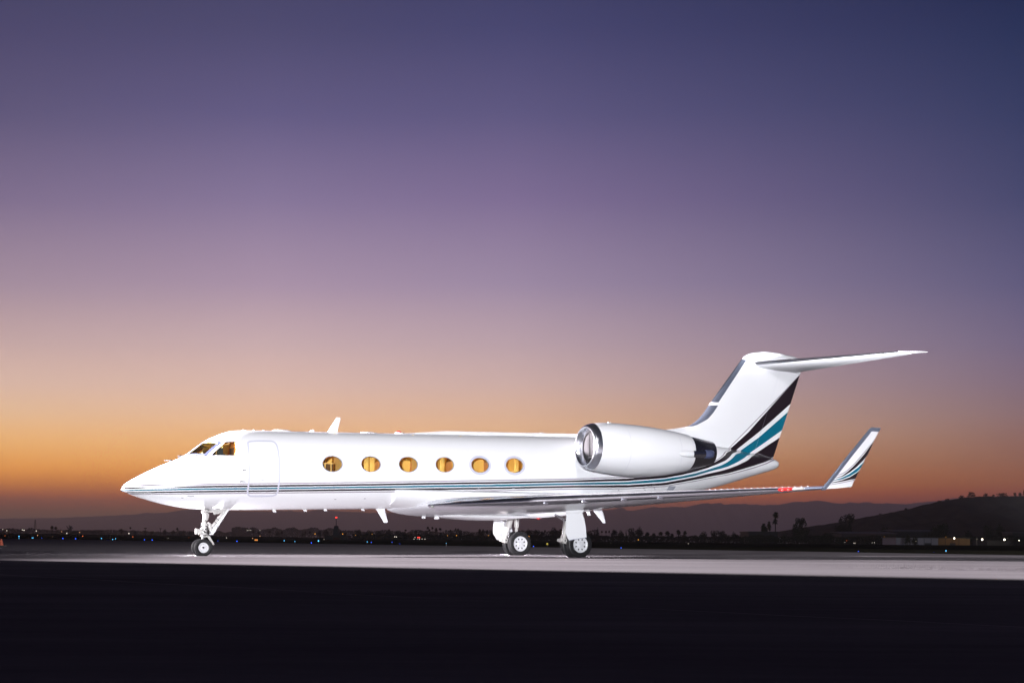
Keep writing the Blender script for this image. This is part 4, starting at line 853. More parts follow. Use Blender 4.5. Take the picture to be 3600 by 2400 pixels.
for Y in Ys:
    for k in range(61):
        X=(-1.6+3.2*k/60)*max(Y,400); vs.append((X,Y,farz(X,Y)-.012 if Y>0 else -.012))
m.add(vs,[(i*61+k,i*61+k+1,(i+1)*61+k+1,(i+1)*61+k) for i in range(len(Ys)-1) for k in range(60)]); m.build('airfield_grass','dark_grass',None,60,kind='structure')
# joints and cracks of the pavement, laid as thin sheets
def strip(p0,p1,w0,w1,name,material,z=.004,wob=.0,n=24):
    p0,p1=Vector((*p0,0)),Vector((*p1,0)); d=(p1-p0).normalized(); nn=Vector((-d.y,d.x,0)); A=[];B=[]
    for k in range(n+1):
        f=k/n; p=p0.lerp(p1,f)+nn*wob*noise.noise(Vector((f*7,p0.x,p0.y))); wd=(w0+(w1-w0)*f)*(.6+.5*abs(noise.noise(Vector((f*9,p0.y,3)))))*min(1,f*8+.15,(1-f)*8+.15)
        A.append(tuple(p+nn*wd/2+Vector((0,0,z)))); B.append(tuple(p-nn*wd/2+Vector((0,0,z))))
    m=MB(); m.add(A+B,[(i,i+1,n+2+i,n+1+i) for i in range(n)]); return m.build(name,material,None,0,kind='structure')
strip((-9.6,20.5),(-.2,11.2),.05,.03,'pavement_joint','seam_light',wob=.15); strip((.9,10.3),(5.5,6.4),.03,.02,'pavement_joint','seam_light',wob=.1)
strip((-12.4,33.0),(-8.6,31.6),.10,.05,'pavement_crack','seam',wob=.12); strip((-9.5,26.0),(6.2,17.4),.03,.03,'pavement_joint','seam_light',wob=.2)
strip((-6.6,39.9),(1.5,33.2),.05,.04,'pavement_crack','seam',wob=.3); strip((-24,60),(20,36),.07,.07,'pavement_joint','seam',wob=.1); strip((-20,72),(26,47),.07,.07,'pavement_joint','seam',wob=.1)
# mountains: ridge heights follow the skyline, with relief towards the viewer
def range_mesh(name,pts,Y,depth,material,seed,jit):
    xs_=[];x=pts[0][0]
    while x<=pts[-1][0]: xs_.append(x); x+=4 if Y>5000 else 8
    def sky(x):
        for a,b in zip(pts,pts[1:]):
            if x<=b[0]: return a[1]+(b[1]-a[1])*(x-a[0])/(b[0]-a[0])
        return pts[-1][1]
    rows=9; vs=[]; sc_=Y/F
    for j in range(rows+1):
        f=j/rows
        for x in xs_:
            top=at(x,sky(x)+jit*noise.noise(Vector((x*.035,seed,0)))+jit*.6*noise.noise(Vector((x*.11,seed,4)))+jit*.4*noise.noise(Vector((x*.31,seed,9))),Y); base=at(x,basey(x),Y).z
            h=top.z-base; yy=Y-depth*(1-f); k=f**1.15
            z=base-40*sc_*(1 if j==0 else 0)*.2+h*k*(1+ (.25*noise.noise(Vector((x*.02,f*3,seed))) if 0<j<rows else 0))
            vs.append((top.x*(yy/Y)**.6,yy,z))
    n=len(xs_); vs+= [(v[0],v[1]+depth*.8,v[2]*.3) for v in vs[-n:]]
    m=MB(); m.add(vs,[(j*n+i,j*n+i+1,(j+1)*n+i+1,(j+1)*n+i) for j in range(rows+1) for i in range(n-1)]); return m.build(name,material,None,60,kind='structure')
range_mesh('far_mountains',[(-900,1800),(0,1822),(200,1820),(380,1812),(500,1806),(590,1800),(640,1792),(700,1788),(800,1795),(900,1797),(1000,1796),(1080,1799),(1121,1790),(1200,1797),(1350,1803),(1500,1797),(1700,1803),(1850,1800),(2050,1795),(2173,1789.5),(2224,1794.6),(2291,1781),(2327,1784),(2362,1780),(2408,1782),(2446,1773),(2487,1766.6),(2500,1770),(2518,1768),(2538,1773.5),(2589,1769),(2602,1772),(2620,1769),(2638,1773),(2663,1771.5),(2684,1776),(2719,1777),(2760,1769),(2793,1762.5),(2826,1764),(2849,1761),(2867,1758),(2893,1760),(2939,1767.6),(2967,1769),(2985,1764),(3020,1767.6),(3038,1764),(3074,1768),(3099,1770),(3120,1767),(3181,1772),(3224,1766),(3293,1760),(3357,1750),(3450,1752),(3600,1748),(4600,1760)],17000,4000,'mountain_rock',1,1.6)
range_mesh('scrub_hill',[(2700,1876),(2755,1866),(2857,1848),(2934,1838),(3010,1823),(3077,1811),(3153,1797),(3204,1786),(3235,1777),(3301,1762),(3362,1753.5),(3398,1747),(3459,1744),(3536,1744),(3600,1742),(3900,1738),(4600,1780)],1500,500,'hill_scrub',7,2.2)
# ------------------------------------------------------------------ trees
mat('leaf_dark',(.030,.034,.022),.8,spec=.15,noise_amt=.3,nscale=.8); mat('bark',(.06,.045,.035),.9); mat('frond',(.035,.038,.022),.8,spec=.15)
def leafcloud(m,blobs,n,size,rng,flat=.6):
    tot=sum(b[3]**2 for b in blobs)
    for bx,by,bz,br in blobs:
        for _ in range(int(n*br**2/tot)):
            while True:
                p=Vector((rng.uniform(-1,1),rng.uniform(-1,1),rng.uniform(-1,1)))
                if p.length<1: break
            p=p.normalized()*p.length**.45 if p.length>0 else p
            c=Vector((bx,by,bz))+Vector((p.x,p.y,p.z*.8))*br*(1+.18*rng.gauss(0,1)); s=size*rng.uniform(.5,1.4)
            u=Vector((rng.gauss(0,1),rng.gauss(0,1),rng.gauss(0,1)*flat)).normalized(); v=u.orthogonal().normalized()
            if rng.random()<.5: v=u.cross(v)
            m.add([c-u*s-v*s*.4,c+u*s*.3-v*s*.7,c+u*s+v*s*.3,c-u*s*.2+v*s*.75],[(0,1,2,3)])
def tree_meshes(kind,seed):
    """unit-height meshes: crown, trunk"""
    rng=random.Random(seed); c=MB(); t_=MB()
    if kind=='palm' or kind=='bushy_palm':
        top=.86 if kind=='palm' else .74; lean=rng.uniform(-.02,.02)
        t_.tube([(0,0,0),(lean*.3,0,top*.4),(lean,0,top)],[.022,.013,.013] if kind=='palm' else [.05,.035,.03],8)
        L=.135 if kind=='palm' else .25
        if kind=='palm': t_.tube([(lean,0,top-.07),(lean,0,top-.01)],[.022,.04],8)
        for k in range(60 if kind=='palm' else 70):
            a=rng.uniform(0,6.283); e=rng.uniform(-.7,1.35); l=L*rng.uniform(.8,1.1); pts=[]; b=Vector((lean,0,top)); d=Vector((math.cos(a)*math.cos(e),math.sin(a)*math.cos(e),math.sin(e)))
            for j in range(5): pts.append(b+d*l*j/4+Vector((0,0,-l*.55*(j/4)**2)))
            sd=d.cross(Vector((0,0,1))).normalized() if abs(d.z)<.99 else Vector((1,0,0))
            for j in range(4):
                w0,w1=[l*.17*math.sin(math.pi*min(1,(q+.4)/4.6)) for q in (j,j+1)]
                dr=Vector((0,0,-.5))
                for g in (1,-1): c.add([pts[j],pts[j+1],pts[j+1]+(sd*g+dr).normalized()*w1*1.4+d*l*.06,pts[j]+(sd*g+dr).normalized()*w0*1.4],[(0,1,2,3)])
    elif kind=='cypress':
        t_.tube([(0,0,0),(0,0,.9)],[.03,.008],6); leafcloud(c,[(0,0,.12+.85*k/9,.125*(1-k/10.5)**.8) for k in range(10)],500,.022,rng)
    else:
        t_.tube([(0,0,0),(rng.uniform(-.03,.03),0,.28),(rng.uniform(-.05,.05),0,.5)],[.035,.028,.015],8)
        for k in range(5):
            a=6.283*k/5+rng.random(); t_.tube([(0,0,.26+.03*k),(math.cos(a)*.16,math.sin(a)*.16,.52),(math.cos(a)*.26,math.sin(a)*.26,.70)],[.016,.010,.004],5)
        if kind=='round': bl=[(rng.uniform(-.27,.27),rng.uniform(-.25,.25),rng.uniform(.40,.78),rng.uniform(.14,.22)) for _ in range(11)]+[(0,0,.8,.17),(-.3,0,.32,.16),(.3,0,.34,.16),(0,-.2,.25,.2)]; n=1500; sz=.028
        elif kind=='airy': bl=[(rng.uniform(-.42,.42),rng.uniform(-.3,.3),rng.uniform(.35,.85),rng.uniform(.07,.13)) for _ in range(22)]+[(0,0,.35,.25)]; n=1500; sz=.026
        else: bl=[(rng.uniform(-.5,.5),rng.uniform(-.25,.25),rng.uniform(.3,.8),rng.uniform(.13,.22)) for _ in range(14)]+[(-.4,0,.25,.2),(.4,0,.25,.2),(0,0,.2,.25)]; n=1700; sz=.03
        leafcloud(c,bl,n,sz,rng)
    return c.mesh('crown',['frond' if 'palm' in kind else 'leaf_dark'],0),t_.mesh('trunk',['bark'],40)
LIB={}
for kind,nv in (('palm',3),('bushy_palm',3),('cypress',1),('round',4),('airy',2),('wide',2)): LIB[kind]=[tree_meshes(kind,100+7*i+len(kind)) for i in range(nv)]
CNT={}
ORD=['','second ','third ','fourth ','fifth ','sixth ','seventh ','eighth ','ninth ','tenth ','eleventh ','twelfth ','thirteenth ','fourteenth ','fifteenth ','sixteenth ','seventeenth ','eighteenth ','nineteenth ','twentieth ','twenty-first ','twenty-second ','twenty-third ','twenty-fourth ','twenty-fifth ','twenty-sixth ','twenty-seventh ','twenty-eighth ','twenty-ninth ','thirtieth ']
NAME={'palm':'palm_tree','bushy_palm':'palm_tree','cypress':'cypress_tree','round':'broadleaf_tree','airy':'broadleaf_tree','wide':'broadleaf_tree'}
WORD={'palm':'slender tall palm','bushy_palm':'stout bushy palm','cypress':'narrow pointed cypress','round':'round dark tree','airy':'open airy tree','wide':'wide low dark tree'}
GRP={'palm':'palms in the far treeline','bushy_palm':'palms in the far treeline','cypress':None,'round':'dark trees along the far edge of the airfield','airy':'dark trees along the far edge of the airfield','wide':'dark trees along the far edge of the airfield'}
def tree(kind,x,ytop,Y,width=None,label=None,ybase=None,sink=0):
    """tree whose top shows at ytop; width in photo px"""
    yb=basey(x) if ybase is None else ybase
    i=CNT.get(kind,0); CNT[kind]=i+1; cr_,tr=LIB[kind][i%len(LIB[kind])]
    b=at(x,yb,Y); h=(yb-ytop)*Y/F; nat={'palm':.28,'bushy_palm':.56,'cypress':.26,'round':.86,'airy':1.0,'wide':1.3}[kind]
    sx=(width*Y/F)/nat/h if width else 1.
    r=random.Random(int(x*13+ytop)); rz=r.uniform(0,6.28)
    o=empty(NAME[kind],(b.x,b.y,b.z-.3),rz); o.scale=(h*sx,h*sx,h+.3); o['category']='tree'; TREES.append((kind,x,o,label))
    for me,nm in ((cr_,'crown'),(tr,'trunk')): c=link(nm,me,o)
    if GRP[kind]: o['group']=GRP[kind]
    return o
TREES=[]
# left and middle, far
for k,x,yt,Y,wd in [('bushy_palm',183,1842,1300,17),('bushy_palm',196,1845,1320,16),('airy',246,1842,1400,24),('palm',103,1852,1500,None),('palm',45,1853,1500,None),('wide',330,1861,1500,80),('wide',262,1864,1500,50),
 ('round',427,1856,1300,16),('palm',458,1849,1100,9),('round',472,1860,1300,14),('round',511,1862,1300,12),('round',580,1857,1250,15),('round',533,1865,1250,13),('round',610,1860,1250,16),('bushy_palm',623,1848,1200,12),('wide',638,1860,1300,38),('round',668,1865,1300,16),('wide',700,1868,1300,40),
 ('bushy_palm',891,1858,1150,12),('bushy_palm',908,1865,1150,12),('bushy_palm',948,1860,1150,12),('bushy_palm',991,1862,1150,12),('round',977,1866,1150,18),('bushy_palm',1074,1862,1100,9),('bushy_palm',1089,1861,1100,10),('round',1066,1872,1100,14),
 ('round',1145,1857,1000,24),('round',1122,1862,1000,18),('round',1198,1861,1000,17),('wide',1214,1866,1000,20),('round',1262,1858,950,26),('wide',1296,1861,950,44),('round',1330,1862,950,26),('wide',1366,1862,950,44),('palm',1367,1856,900,10),('round',1400,1862,950,34),('wide',1420,1868,950,30),
 ('palm',1426,1857,900,12),('bushy_palm',1445,1867,900,16),('bushy_palm',1462,1856,880,16),('palm',1504,1846,850,12),('palm',1510,1855,850,10),('palm',1520,1847,850,10),('bushy_palm',1533,1847,850,14),('palm',1547,1851,850,14),('bushy_palm',1549,1866,850,14),('round',1497,1864,850,14),('round',1512,1868,850,16),
 ('palm',1584,1857,850,9),('round',1588,1867,850,24),('palm',1602,1852,850,8),('palm',1610,1853,850,10),('round',1618,1860,850,18),('round',1565,1872,850,16),('wide',1652,1869,850,34),('bushy_palm',1687,1851,800,14),('bushy_palm',1698,1852,800,12),('round',1690,1865,800,26),('bushy_palm',1713,1855,800,11),('round',1733,1853,800,18),('round',1750,1857,800,22),('bushy_palm',1765,1864,800,14),
 ('round',1858,1856,750,30),('wide',1884,1858,750,40),('round',1905,1864,750,18),('palm',1915,1858,740,9),('round',1946,1848,720,34),('round',1970,1856,720,24),('round',1992,1864,720,20),('wide',2080,1864,700,60),('cypress',2101,1851,680,18),('palm',2116,1861,700,9),('palm',2130,1861,700,10),('palm',2142,1860,700,8),
 ('round',2158,1858,650,28),('round',2182,1859,650,24),('cypress',2201,1859,640,9),('round',2225,1852,640,36),('round',2248,1848,640,36),('bushy_palm',2276,1863,620,22),('bushy_palm',2298,1867,620,20),('wide',2290,1878,620,50),('bushy_palm',2322,1861,600,22),('bushy_palm',2346,1858,600,24),('bushy_palm',2362,1868,600,18),('bushy_palm',2385,1853,590,22),('bushy_palm',2408,1857,590,18),('wide',2400,1874,590,54),
 ('round',2445,1878,560,30),('round',2474,1862,540,34),('wide',2520,1860,530,60),('round',2540,1862,530,34),('round',2580,1866,520,34),('wide',2605,1870,520,50),('round',2550,1876,520,40),
 ('bushy_palm',2684,1825,420,26),('bushy_palm',2692,1838,420,20),('bushy_palm',2703,1816,420,18),('palm',2726,1788,420,26),('palm',2725,1814,415,22),('round',2757,1868,450,30),
 ('airy',2822,1811,400,66),('airy',2800,1826,405,46),('round',2815,1845,405,60),('airy',2972,1797,600,64),('round',2965,1822,600,60),('round',2905,1868,420,50),('wide',2880,1880,420,90),
 ('round',3190,1872,300,24),('round',3215,1883,300,30),('wide',3110,1840,500,50),('round',3285,1838,420,44),('round',3320,1830,420,50),('round',3400,1858,420,44),('round',3480,1838,420,46),('round',3515,1832,420,44),('round',3590,1862,420,40),
 ]: tree(k,x,yt,Y,wd,ybase=(basey(x) if Y>520 else basey(x)+2) )
for k,x,yt,yb,wd in [('wide',3095,1803,1811,16),('round',3184,1783,1795,12),('wide',3303,1757,1764,18),('wide',3330,1751,1760,22),('wide',3380,1738,1754,26),('wide',3416,1726,1750,34),('round',3464,1732,1747,16),('round',3492,1736,1746,10),('wide',3524,1728,1748,46),('round',3569,1729,1747,12),('round',3586,1728,1747,14),('round',3603,1714,1746,18)]:
    tree(k,x,yt,1490,wd,ybase=yb)
for kind in WORD:
    L=sorted([(x,o) for k,x,o,lb in TREES if k==kind],key=lambda a:a[0])
    for i,(x,o) in enumerate(L):
        where='on the hill ridge' if (x>3090 and o.location.y>1400) else ('beside the low building' if 2640<x<2780 else ('in the far treeline' if x<2640 else 'below the hill at the right'))
        n=len(L)
        ordn=(('leftmost ' if i==0 else ORD[i] if i<len(ORD) else None))
        if ordn is None or i>n/2: j=n-1-i; ordn='rightmost ' if j==0 else ORD[j]+'from right '
        elif i>0: ordn=ORD[i]+'from left '
        o['label']=f"{ordn.strip()} of the {WORD[kind]}s, {where}" if n>1 else f"{WORD[kind]} standing {where}"
# pale far forest and hedge rows that read as one mass
def thicket(name,x0,x1,fy,Y,label,seed,dens,size,cat='trees'):
    rng=random.Random(seed); m=MB(); k=Y/F
    for _ in range(int((x1-x0)*dens)):
        x=rng.uniform(x0,x1); yt=fy(x)+3*noise.noise(Vector((x*.05,seed,0)))*2; yb=basey(x)+4; y=yb-(yb-yt)*rng.random()**.7; p=at(x,y,Y+rng.uniform(0,30)); s=size*k*rng.uniform(.6,1.5)
        u=Vector((rng.gauss(0,1),rng.gauss(0,.4),rng.gauss(0,.7))).normalized(); v=u.orthogonal().normalized(); m.add([p-u*s-v*s*.5,p+u*s*.3-v*s*.8,p+u*s+v*s*.4,p-u*s*.2+v*s*.8],[(0,1,2,3)])
    return m.build(name,'leaf_dark',None,0,kind='stuff',label=label,category=cat)
thicket('far_forest',-60,830,lambda x:1866-2*math.sin(x*.02)+basey(x)-1880,2300,'pale hazy forest along the horizon at the left',3,9,2.2)
thicket('far_forest',815,870,lambda x:1851+abs(x-842)*.2,2600,'pale hazy block of tall trees right of the nose gear',4,26,2.4)
thicket('far_forest',870,1200,lambda x:1858+4*math.sin(x*.09),2600,'pale hazy forest between nose gear and tower',5,16,2.2)
thicket('far_forest',1200,2100,lambda x:1866+3*math.sin(x*.05),1900,'dim far forest behind the main landing gear',6,9,2.2)
thicket('hedge',1240,2640,lambda x:1878+(x-1240)*.006,560,'dark hedge of low bushes behind the right half of the airfield',8,14,2.0)
thicket('hedge',2600,3640,lambda x:1884+3*math.sin(x*.03),350,'dark hedge of bushes below the low buildings',9,9,2.4)
# ------------------------------------------------------------------ buildings, tower, masts, signs
mat('wall_pale',(.30,.30,.36),.8,noise_amt=.1,nscale=.3); mat('wall_tan',(.22,.13,.06),.8,noise_amt=.15,nscale=.4); mat('wall_dark',(.035,.035,.04),.8); mat('roof_dark',(.03,.03,.035),.7); mat('panel_gap',(.05,.05,.06),.9); mat('window_dark',(.01,.01,.015),.1)
mat('tower_paint',(.03,.035,.05),.7); mat('mast_steel',(.05,.045,.05),.6); mat('cone_orange',(.22,.035,.012),.7); mat('rubber',(.01,.01,.01),.8); mat('sign_panel',(.05,.05,.05),.7)
def bld(name,x0,x1,y0,y1,Y,depth,wall,roofmat,label,cat,nbay=6,door=None,gable=False):
    a,b=at(x0,y1,Y),at(x1,y1,Y); zt=at((x0+x1)/2,y0,Y).z; z0=min(a.z,b.z)-.5; wd=b.x-a.x; h=zt-z0
    o=empty(name,((a.x+b.x)/2,Y,z0)); o['label']=label; o['category']=cat
    m=MB(); m.box((0,depth/2,h/2),(wd,depth,h)); m.build('wall',wall,o)
    m=MB()
    if gable: m.prism([(-wd/2-.4,-.4,h),(wd/2+.4,-.4,h),(wd/2+.4,depth/2,h+h*.22),(-wd/2-.4,depth/2,h+h*.22)],(0,0,.25)); m.prism([(-wd/2-.4,depth+.4,h),(wd/2+.4,depth+.4,h),(wd/2+.4,depth/2,h+h*.22),(-wd/2-.4,depth/2,h+h*.22)],(0,0,.25))
    else: m.box((0,depth/2,h+.12),(wd+.5,depth+.5,.24))
    m.build('roof',roofmat,o)
    for k in range(1,nbay): m=MB(); m.box((-wd/2+wd*k/nbay,-.03,h*.48),(.10,.06,h*.95)); m.build('wall_joint','panel_gap',o)
    for (f0,f1,g) in (door or []): m=MB(); m.box((-wd/2+wd*(f0+f1)/2,-.06,h*g/2),(wd*(f1-f0),.12,h*g)); m.build('door','panel_gap',o)
    return o
bld('storage_shed',3150,3298,1890,1918,330,12,'wall_pale','roof_dark','long pale blue shed wall lit by one bright white lamp','shed',6,[(.68,.84,.5)])
bld('workshop_building',3299,3395,1891,1921,332,11,'wall_tan','roof_dark','tan workshop wall glowing orange under its lamp','building',4,[(.42,.62,.55)])
bld('workshop_annex',3396,3410,1893,1920,336,8,'wall_tan','roof_dark','small tan annex at the right end of the orange lit workshop','building',1)
bld('low_building',2632,2734,1870,1915,380,14,'wall_dark','roof_dark','low flat roofed dark building in front of the tall palms','building',5,[(.75,.86,.7)])
bld('long_hangar',2960,3150,1876,1898,460,22,'wall_pale_dim','roof_pale_dim','long dim hangar with pale roof behind the parked lights','hangar',9,None,True)
bld('rear_shed',3140,3300,1868,1884,480,18,'wall_dark','roof_pale_dim','dim shed roof rising behind the pale blue shed','shed',4,None,True)
bld('far_shed',3470,3550,1902,1920,340,10,'wall_dark','roof_dark','low dark shed between the two rightmost bright lamps','shed',3)
bld('small_hut',3560,3600,1872,1916,380,8,'wall_dark','roof_pale_dim','dark hut at the right edge under the hill','hut',2)
# beacon tower
Yb=420; a=at(1181.8,1881,Yb); k=Yb/F
o=empty('beacon_tower',(a.x,Yb,a.z)); o['label']='dark tapering tower with a red light on its mast left of the belly antenna'; o['category']='tower'
m=MB(); hw0,hw1=11*k,7*k; h=(1881-1849)*k; m.rings([[(-hw0,-hw0,0),(hw0,-hw0,0),(hw0,hw0,0),(-hw0,hw0,0)],[(-hw1,-hw1,h),(hw1,-hw1,h),(hw1,hw1,h),(-hw1,hw1,h)]]); m.build('tower_body','tower_paint',o)
m=MB(); m.rings([[(-hw1,-hw1,h),(hw1,-hw1,h),(hw1,hw1,h),(-hw1,hw1,h)],[(-hw1*.5,-hw1*.5,h+2.4*k),(hw1*.5,-hw1*.5,h+2.4*k),(hw1*.5,hw1*.5,h+2.4*k),(-hw1*.5,hw1*.5,h+2.4*k)]]); m.build('tower_cap','tower_paint',o)
m=MB(); m.tube([(0,0,h),(0,0,(1881-1819)*k)],.11,8); m.build('mast','mast_steel',o)
for s_ in (-1,1): m=MB(); m.ell((s_*.16,0,(1881-1818)*k),(.17,.17,.2),10,8); m.build('red_light','lit_red',o)
bo=bld('tower_hut',1142,1223,1883,1909,Yb-2,7,'wall_dark','roof_dark','dark flat roofed hut with a maroon middle at the foot of the tower','hut',3)
m=MB(); m.box((0,-.08,1.2),(2.2,.16,2.2)); m.build('maroon_door','maroon',bo)
# lattice mast
Yl=1600; k=Yl/F; a=at(123.5,1862,Yl); o=empty('lattice_mast',(a.x,Yl,a.z-2)); o['label']='tall lattice radio mast standing far off at the left'; o['category']='mast'
H_=(1862-1826)*k+2; 
for i,(sx,sy) in enumerate([(-1,-1),(1,-1),(1,1),(-1,1)]): m=MB(); m.tube([(sx*1.3,sy*1.3,0),(sx*.35,sy*.35,H_)],.13,6); m.build('leg','mast_steel',o)
for j in range(7):
    z0,z1=H_*j/7,H_*(j+1)/7; r0,r1=1.3-.95*j/7,1.3-.95*(j+1)/7; m=MB(); m.tube([(-r0,-r0,z0),(r1,-r1,z1)],.09,5); m.tube([(r0,-r0,z0),(-r1,-r1,z1)],.09,5); m.build('brace','mast_steel',o)
for x,y,lb in [(511,1856,'wide twin panel sign on a pole over the far treeline'),(564,1857,'small tee shaped sign on a pole left of the nose gear')]:
    Ys_=900; k=Ys_/F; a=at(x,basey(x),Ys_); h=(basey(x)-y)*k; o=empty('roadside_sign',(a.x,Ys_,a.z)); o['label']=lb; o['category']='sign'
    m=MB(); m.tube([(0,0,0),(0,0,h)],.18,6); m.build('pole','mast_steel',o); m=MB(); m.box((0,0,h),(7*k*(1.3 if x==511 else 1),.3,3.2*k*(1 if x==511 else .7))); m.build('panel','sign_panel',o)
# airfield guidance sign, parked under the nose
def lit(name,color,strength):
    m=bpy.data.materials.new(name); m.use_nodes=True; q=NT(m.node_tree); e=q.n('ShaderNodeEmission'); e.inputs[0].default_value=rgba(color); e.inputs[1].default_value=strength; o=q.n('ShaderNodeOutputMaterial'); q.l(e.outputs[0],o.inputs[0]); m.cycles.emission_sampling='NONE'; MATS[name]=m
Yg=230; k=Yg/F; a=at(901,1902,Yg); o=empty('taxiway_sign',(a.x,Yg,a.z)); o['label']='small lit amber taxiway sign right of the nose wheel'; o['category']='sign'
m=MB(); m.box((0,0,5*k),(12.5*k,.15,6*k)); m.build('sign_box','sign_panel',o)
for i in range(3): m=MB(); m.box(((-3.6+3.6*i)*k,-.09,5*k),(2.4*k,.03,4*k)); m.build('lit_panel',['lit_amber','lit_orange','lit_amber'][i],o)
for i in (-1,1): m=MB(); m.tube([(i*4*k,0,0),(i*4*k,0,2.5*k)],.03,6); m.build('leg','mast_steel',o)
# ------------------------------------------------------------------ small lamps of the airfield and beyond
def fieldlight(x,y,color,r,Y,kindname,label,cat,group,post=True):
    p=at(x,y,Y); g=farz(p.x,Y) if Y>=300 else 0; g=min(g,p.z-.1) if Y>=300 else (0 if p.z>.12 else p.z-.12)
    o=empty(kindname,(p.x,Y,g)); o['label']=label; o['category']=cat
    if group: o['group']=group
    rr=r*Y/F; h=p.z-g
    m=MB(); m.ell((0,0,h),(rr,rr,rr*1.1),10,8); m.build('lamp',color,o)
    if h>rr: m=MB(); m.tube([(0,0,0),(0,0,h-rr*.6)],max(.03,rr*.22),6); m.build('post','mast_steel',o)
    return o
blue=[(66.8,1884.5,3,'c'),(67,1891.5,1.8,'c'),(113,1889.5,2.2,'c'),(116.5,1889.5,2.2,'c'),(147,1890,1.5,'b'),(221,1891.5,3.0,'b'),(266,1892.5,3.,'b'),(356.5,1891.5,2.5,'c'),(379.5,1899.5,2.4,'b'),(396,1895,2.5,'c'),(406,1892.5,2.3,'c'),(508,1896,2.6,'b'),(535,1897,3.0,'b'),(766,1900,1.6,'b'),(833,1901.3,3,'b'),(999,1899.5,2.4,'c'),(1036.7,1902.5,2,'c'),(1094.7,1907,3,'b'),(1119.6,1900.2,4.2,'c'),(1291,1903.5,2.2,'c'),(1305.5,1905.4,2.4,'b'),(1378,1904.7,2.0,'b'),(1405.6,1910.8,2.2,'b'),(1568.6,1908.5,1.6,'c'),(1875.8,1919.6,2.8,'b'),(2183.5,1924.6,2.8,'b'),(3017.6,1937.2,2.2,'b'),(3284,1941,2.4,'b'),(3325.8,1935,3.6,'c')]  # second entry is the first light's reflection, built as a small lamp
near=['the left edge','','','','','','','','','','','','','nose wheel','','','','','the tower hut']
for i,(x,y,r,c) in enumerate(blue):
    Y=150+ (60 if y<1900 else 0) if x<1500 else (95 if x<2500 else 75)
    n=len(blue); pos=(ORD[i]+'from the left' if i<n/2 else ORD[n-1-i]+'from the right').strip()
    pos=pos.replace('from the left','taxiway light from the left').replace('from the right','taxiway light from the right')
    if i==0: pos='leftmost taxiway light'
    if i==n-1: pos='rightmost taxiway light'
    fieldlight(x,y,'lit_blue' if c=='b' else 'lit_cyan',r*.5,Y,'taxiway_light',f"{pos}, glowing {'deep blue' if c=='b' else 'pale cyan blue'}",'light','blue taxiway lights along the far pavement edge')
warm=[(17.5,1883,2.6,'r'),(132,1881,2.2,'o'),(186,1885,2,'o'),(290.7,1883.5,2.8,'r'),(375.5,1888.3,2.6,'r'),(467,1886,2.4,'r'),(664,1889,1.6,'r'),(591.5,1891.5,2.8,'w'),(838,1895.5,2.6,'o'),(888,1891.5,2.4,'o'),(914,1883,2.2,'o'),(216.5,1867.8,2.0,'o'),(280,1870.3,2.2,'o'),
 (1107.5,1875.6,3,'y'),(1204.7,1876,3,'y'),(1250.5,1880,1.8,'y'),(1308,1876.5,1.8,'y'),(1428,1900,2.6,'o'),(1452.5,1906.6,2.6,'w'),(1573.5,1881.6,2,'y'),(1605,1881.2,2.6,'y'),(1717,1881.2,2.2,'y'),(1859.7,1884.4,3,'y'),(1975.5,1867.6,2.4,'w'),
 (2244,1896,2.8,'y'),(2146.5,1909.4,2.0,'w'),(2306.5,1915.4,2.2,'w'),(2420,1910,2.0,'w'),(2599,1913.8,2.4,'w'),(2863.5,1922,2.6,'w'),(3134,1919.6,2.4,'w'),(3108,1885.5,2.6,'y'),(3325,1886,2.6,'y'),(3305,1878,1.8,'y'),(2976,1898.8,2,'r'),(2981,1898.8,2,'r')]
white=[(9.5,1860,1.8),(24,1864.2,2.4),(78.5,1861.4,2.6),(84.5,1862.8,3.2),(127.5,1865.2,3.),(235,1873.8,3),(453.3,1874,3.4),(796,1889.4,2),(869,1863.3,1.8),(875.5,1862.8,1.8),(881.5,1862.8,1.6),(914,1863.2,1.8),(1388,1885.8,3),(1394,1886.2,2.6),(1139,1895.4,1.6),(1459,1888,1.8),(1455.5,1893.6,2),(1467,1893.6,1.4),(1474.5,1893.6,2.2),(1484,1893.6,2),(1494,1893.8,2.2),(2981,1904.3,1.6),(3002,1907.8,2),(3006,1907.8,1.8),(3066,1907,1.6),(3074,1906,1.8),(2970,1905.5,1.4)]
wl_=sorted([(x,y,r,c) for x,y,r,c in warm]+[(x,y,r,'s') for x,y,r in white])
for i,(x,y,r,c) in enumerate(wl_):
    n=len(wl_); Y=500 if y<1890 and x<2400 else (420 if y<1905 else 260)
    word={'r':'orange red','o':'pale orange','w':'warm white','y':'amber','s':'small white'}[c]
    same=[q for q in wl_ if q[3]==c]; j=same.index((x,y,r,c)); nn=len(same)
    pos='leftmost' if j==0 else 'rightmost' if j==nn-1 else (ORD[j]+'from the left' if j<nn/2 else ORD[nn-1-j]+'from the right')
    fieldlight(x,y,{'r':'lit_orange','o':'lit_warm','w':'lit_white','y':'lit_amber','s':'lit_white'}[c],r*.5,Y,'distant_lamp',f"{pos.strip()} of the {word} lamps dotted across the dark far field",'lamp','warm and white lamps beyond the airfield')
for x,y,r,lb in [(3218.9,1900.8,5.5,'bright white floodlight on the pale blue shed wall'),(3355,1891.2,4.6,'bright floodlight over the door of the orange workshop'),(3452.8,1895.2,5.5,'bright floodlight on a pole right of the workshop'),(3531,1896,5.5,'bright floodlight nearest the right edge'),(3583,1898.7,2.4,'small white lamp at the right edge')]:
    o=fieldlight(x,y,'lit_flood',r*.5,322,'floodlight',lb,'floodlight','floodlights on the buildings below the hill')
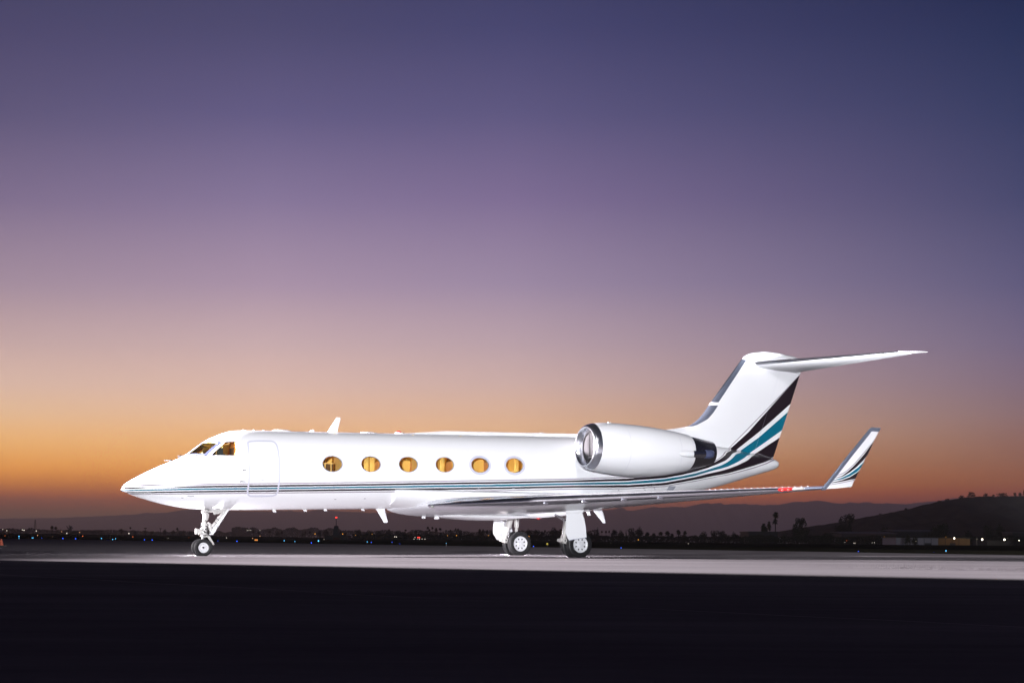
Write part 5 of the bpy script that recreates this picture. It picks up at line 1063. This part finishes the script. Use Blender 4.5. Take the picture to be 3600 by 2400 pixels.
def blight(x,y,Y,p,col):
    d=bpy.data.lights.new('wall_lamp','POINT'); d.energy=p; d.color=col; d.shadow_soft_size=.2; o=bpy.data.objects.new('wall_lamp',d); COL.objects.link(o); o.location=at(x,y,Y)
blight(3218.9,1899,327,16,(1,.85,.75)); blight(3355,1889.5,329,34,(1,.62,.25)); blight(3452.8,1893.5,330,160,(1,.85,.6)); blight(3531,1894,334,160,(1,.85,.6)); blight(3078,1897,452,120,(1,.25,.05))
# a neon bar and the red shop light far off
m=MB(); p=at(1472,1888,480); m.box((0,0,0),(1.0,.1,.32)); ob=m.build('neon_sign','lit_red'); ob.location=p; ob['label']='small red neon bar above a row of white lamps'; ob['category']='sign'
# marker post and a cone
p=at(1924,1911,100); o=empty('marker_board',(p.x,100,0)); o['label']='small yellow marker board between the two main gear legs'; o['category']='sign'
m=MB(); m.box((0,0,p.z),(.12,.03,.14)); m.build('board','marker_yellow',o); m=MB(); m.tube([(0,.03,0),(0,.03,p.z)],.012,6); m.build('post','mast_steel',o)
p=at(4,1921,66); o=empty('traffic_cone',(p.x,66,0)); o['label']='orange traffic cone on a black base at the left edge'; o['category']='cone'
m=MB(); m.lathe((0,0,.06),(0,0,1),[(0,.125),(.32,.04),(.34,.035),(.345,.0)],20); m.build('cone_body','cone_orange',o); m=MB(); m.box((0,0,.04),(.42,.42,.08)); m.build('cone_base','rubber',o)
# post with a pale reflector at the right, and the wind sock frame left of the nose
p=at(3434,1910,330); o=empty('lamp_post',(p.x,330,at(3434,1922,330).z)); o['label']='thin grey post standing left of the two rightmost floodlights'; o['category']='post'
m=MB(); m.tube([(0,0,0),(0,0,(1922-1890)*330/F)],.06,6); m.build('pole','pole_grey',o); m=MB(); m.box((0,0,(1922-1890)*330/F),(.3,.1,.12)); m.build('arm','pole_grey',o)
p=at(388,1880,300); k=300/F; o=empty('windsock_frame',(p.x,300,0)); o['label']='dark angular windsock frame left of the nose, above two blue lights'; o['category']='frame'
m=MB(); m.tube([(0,0,0),(0,0,24*k)],.06,6); m.build('pole','mast_steel',o); m=MB(); m.tube([(0,0,22*k),(-9*k,0,17*k),(-10*k,0,11*k)],.06,6); m.build('arm','mast_steel',o)

# ------------------------------------------------------------------ haze
m=bpy.data.materials.new('haze_air'); m.use_nodes=True; q=NT(m.node_tree); v=q.n('ShaderNodeVolumePrincipled'); o=q.n('ShaderNodeOutputMaterial'); q.l(v.outputs[0],o.inputs['Volume'])
v.inputs['Color'].default_value=(1,.97,.98,1); v.inputs['Density'].default_value=HAZE; v.inputs['Anisotropy'].default_value=.62; MATS['haze_air']=m
m=MB(); m.box((0,12400,290),(90000,25200,820)); hz=m.build('haze','haze_air',None,0,kind='stuff'); hz['label']='thin dusk haze over the airfield and the mountains'
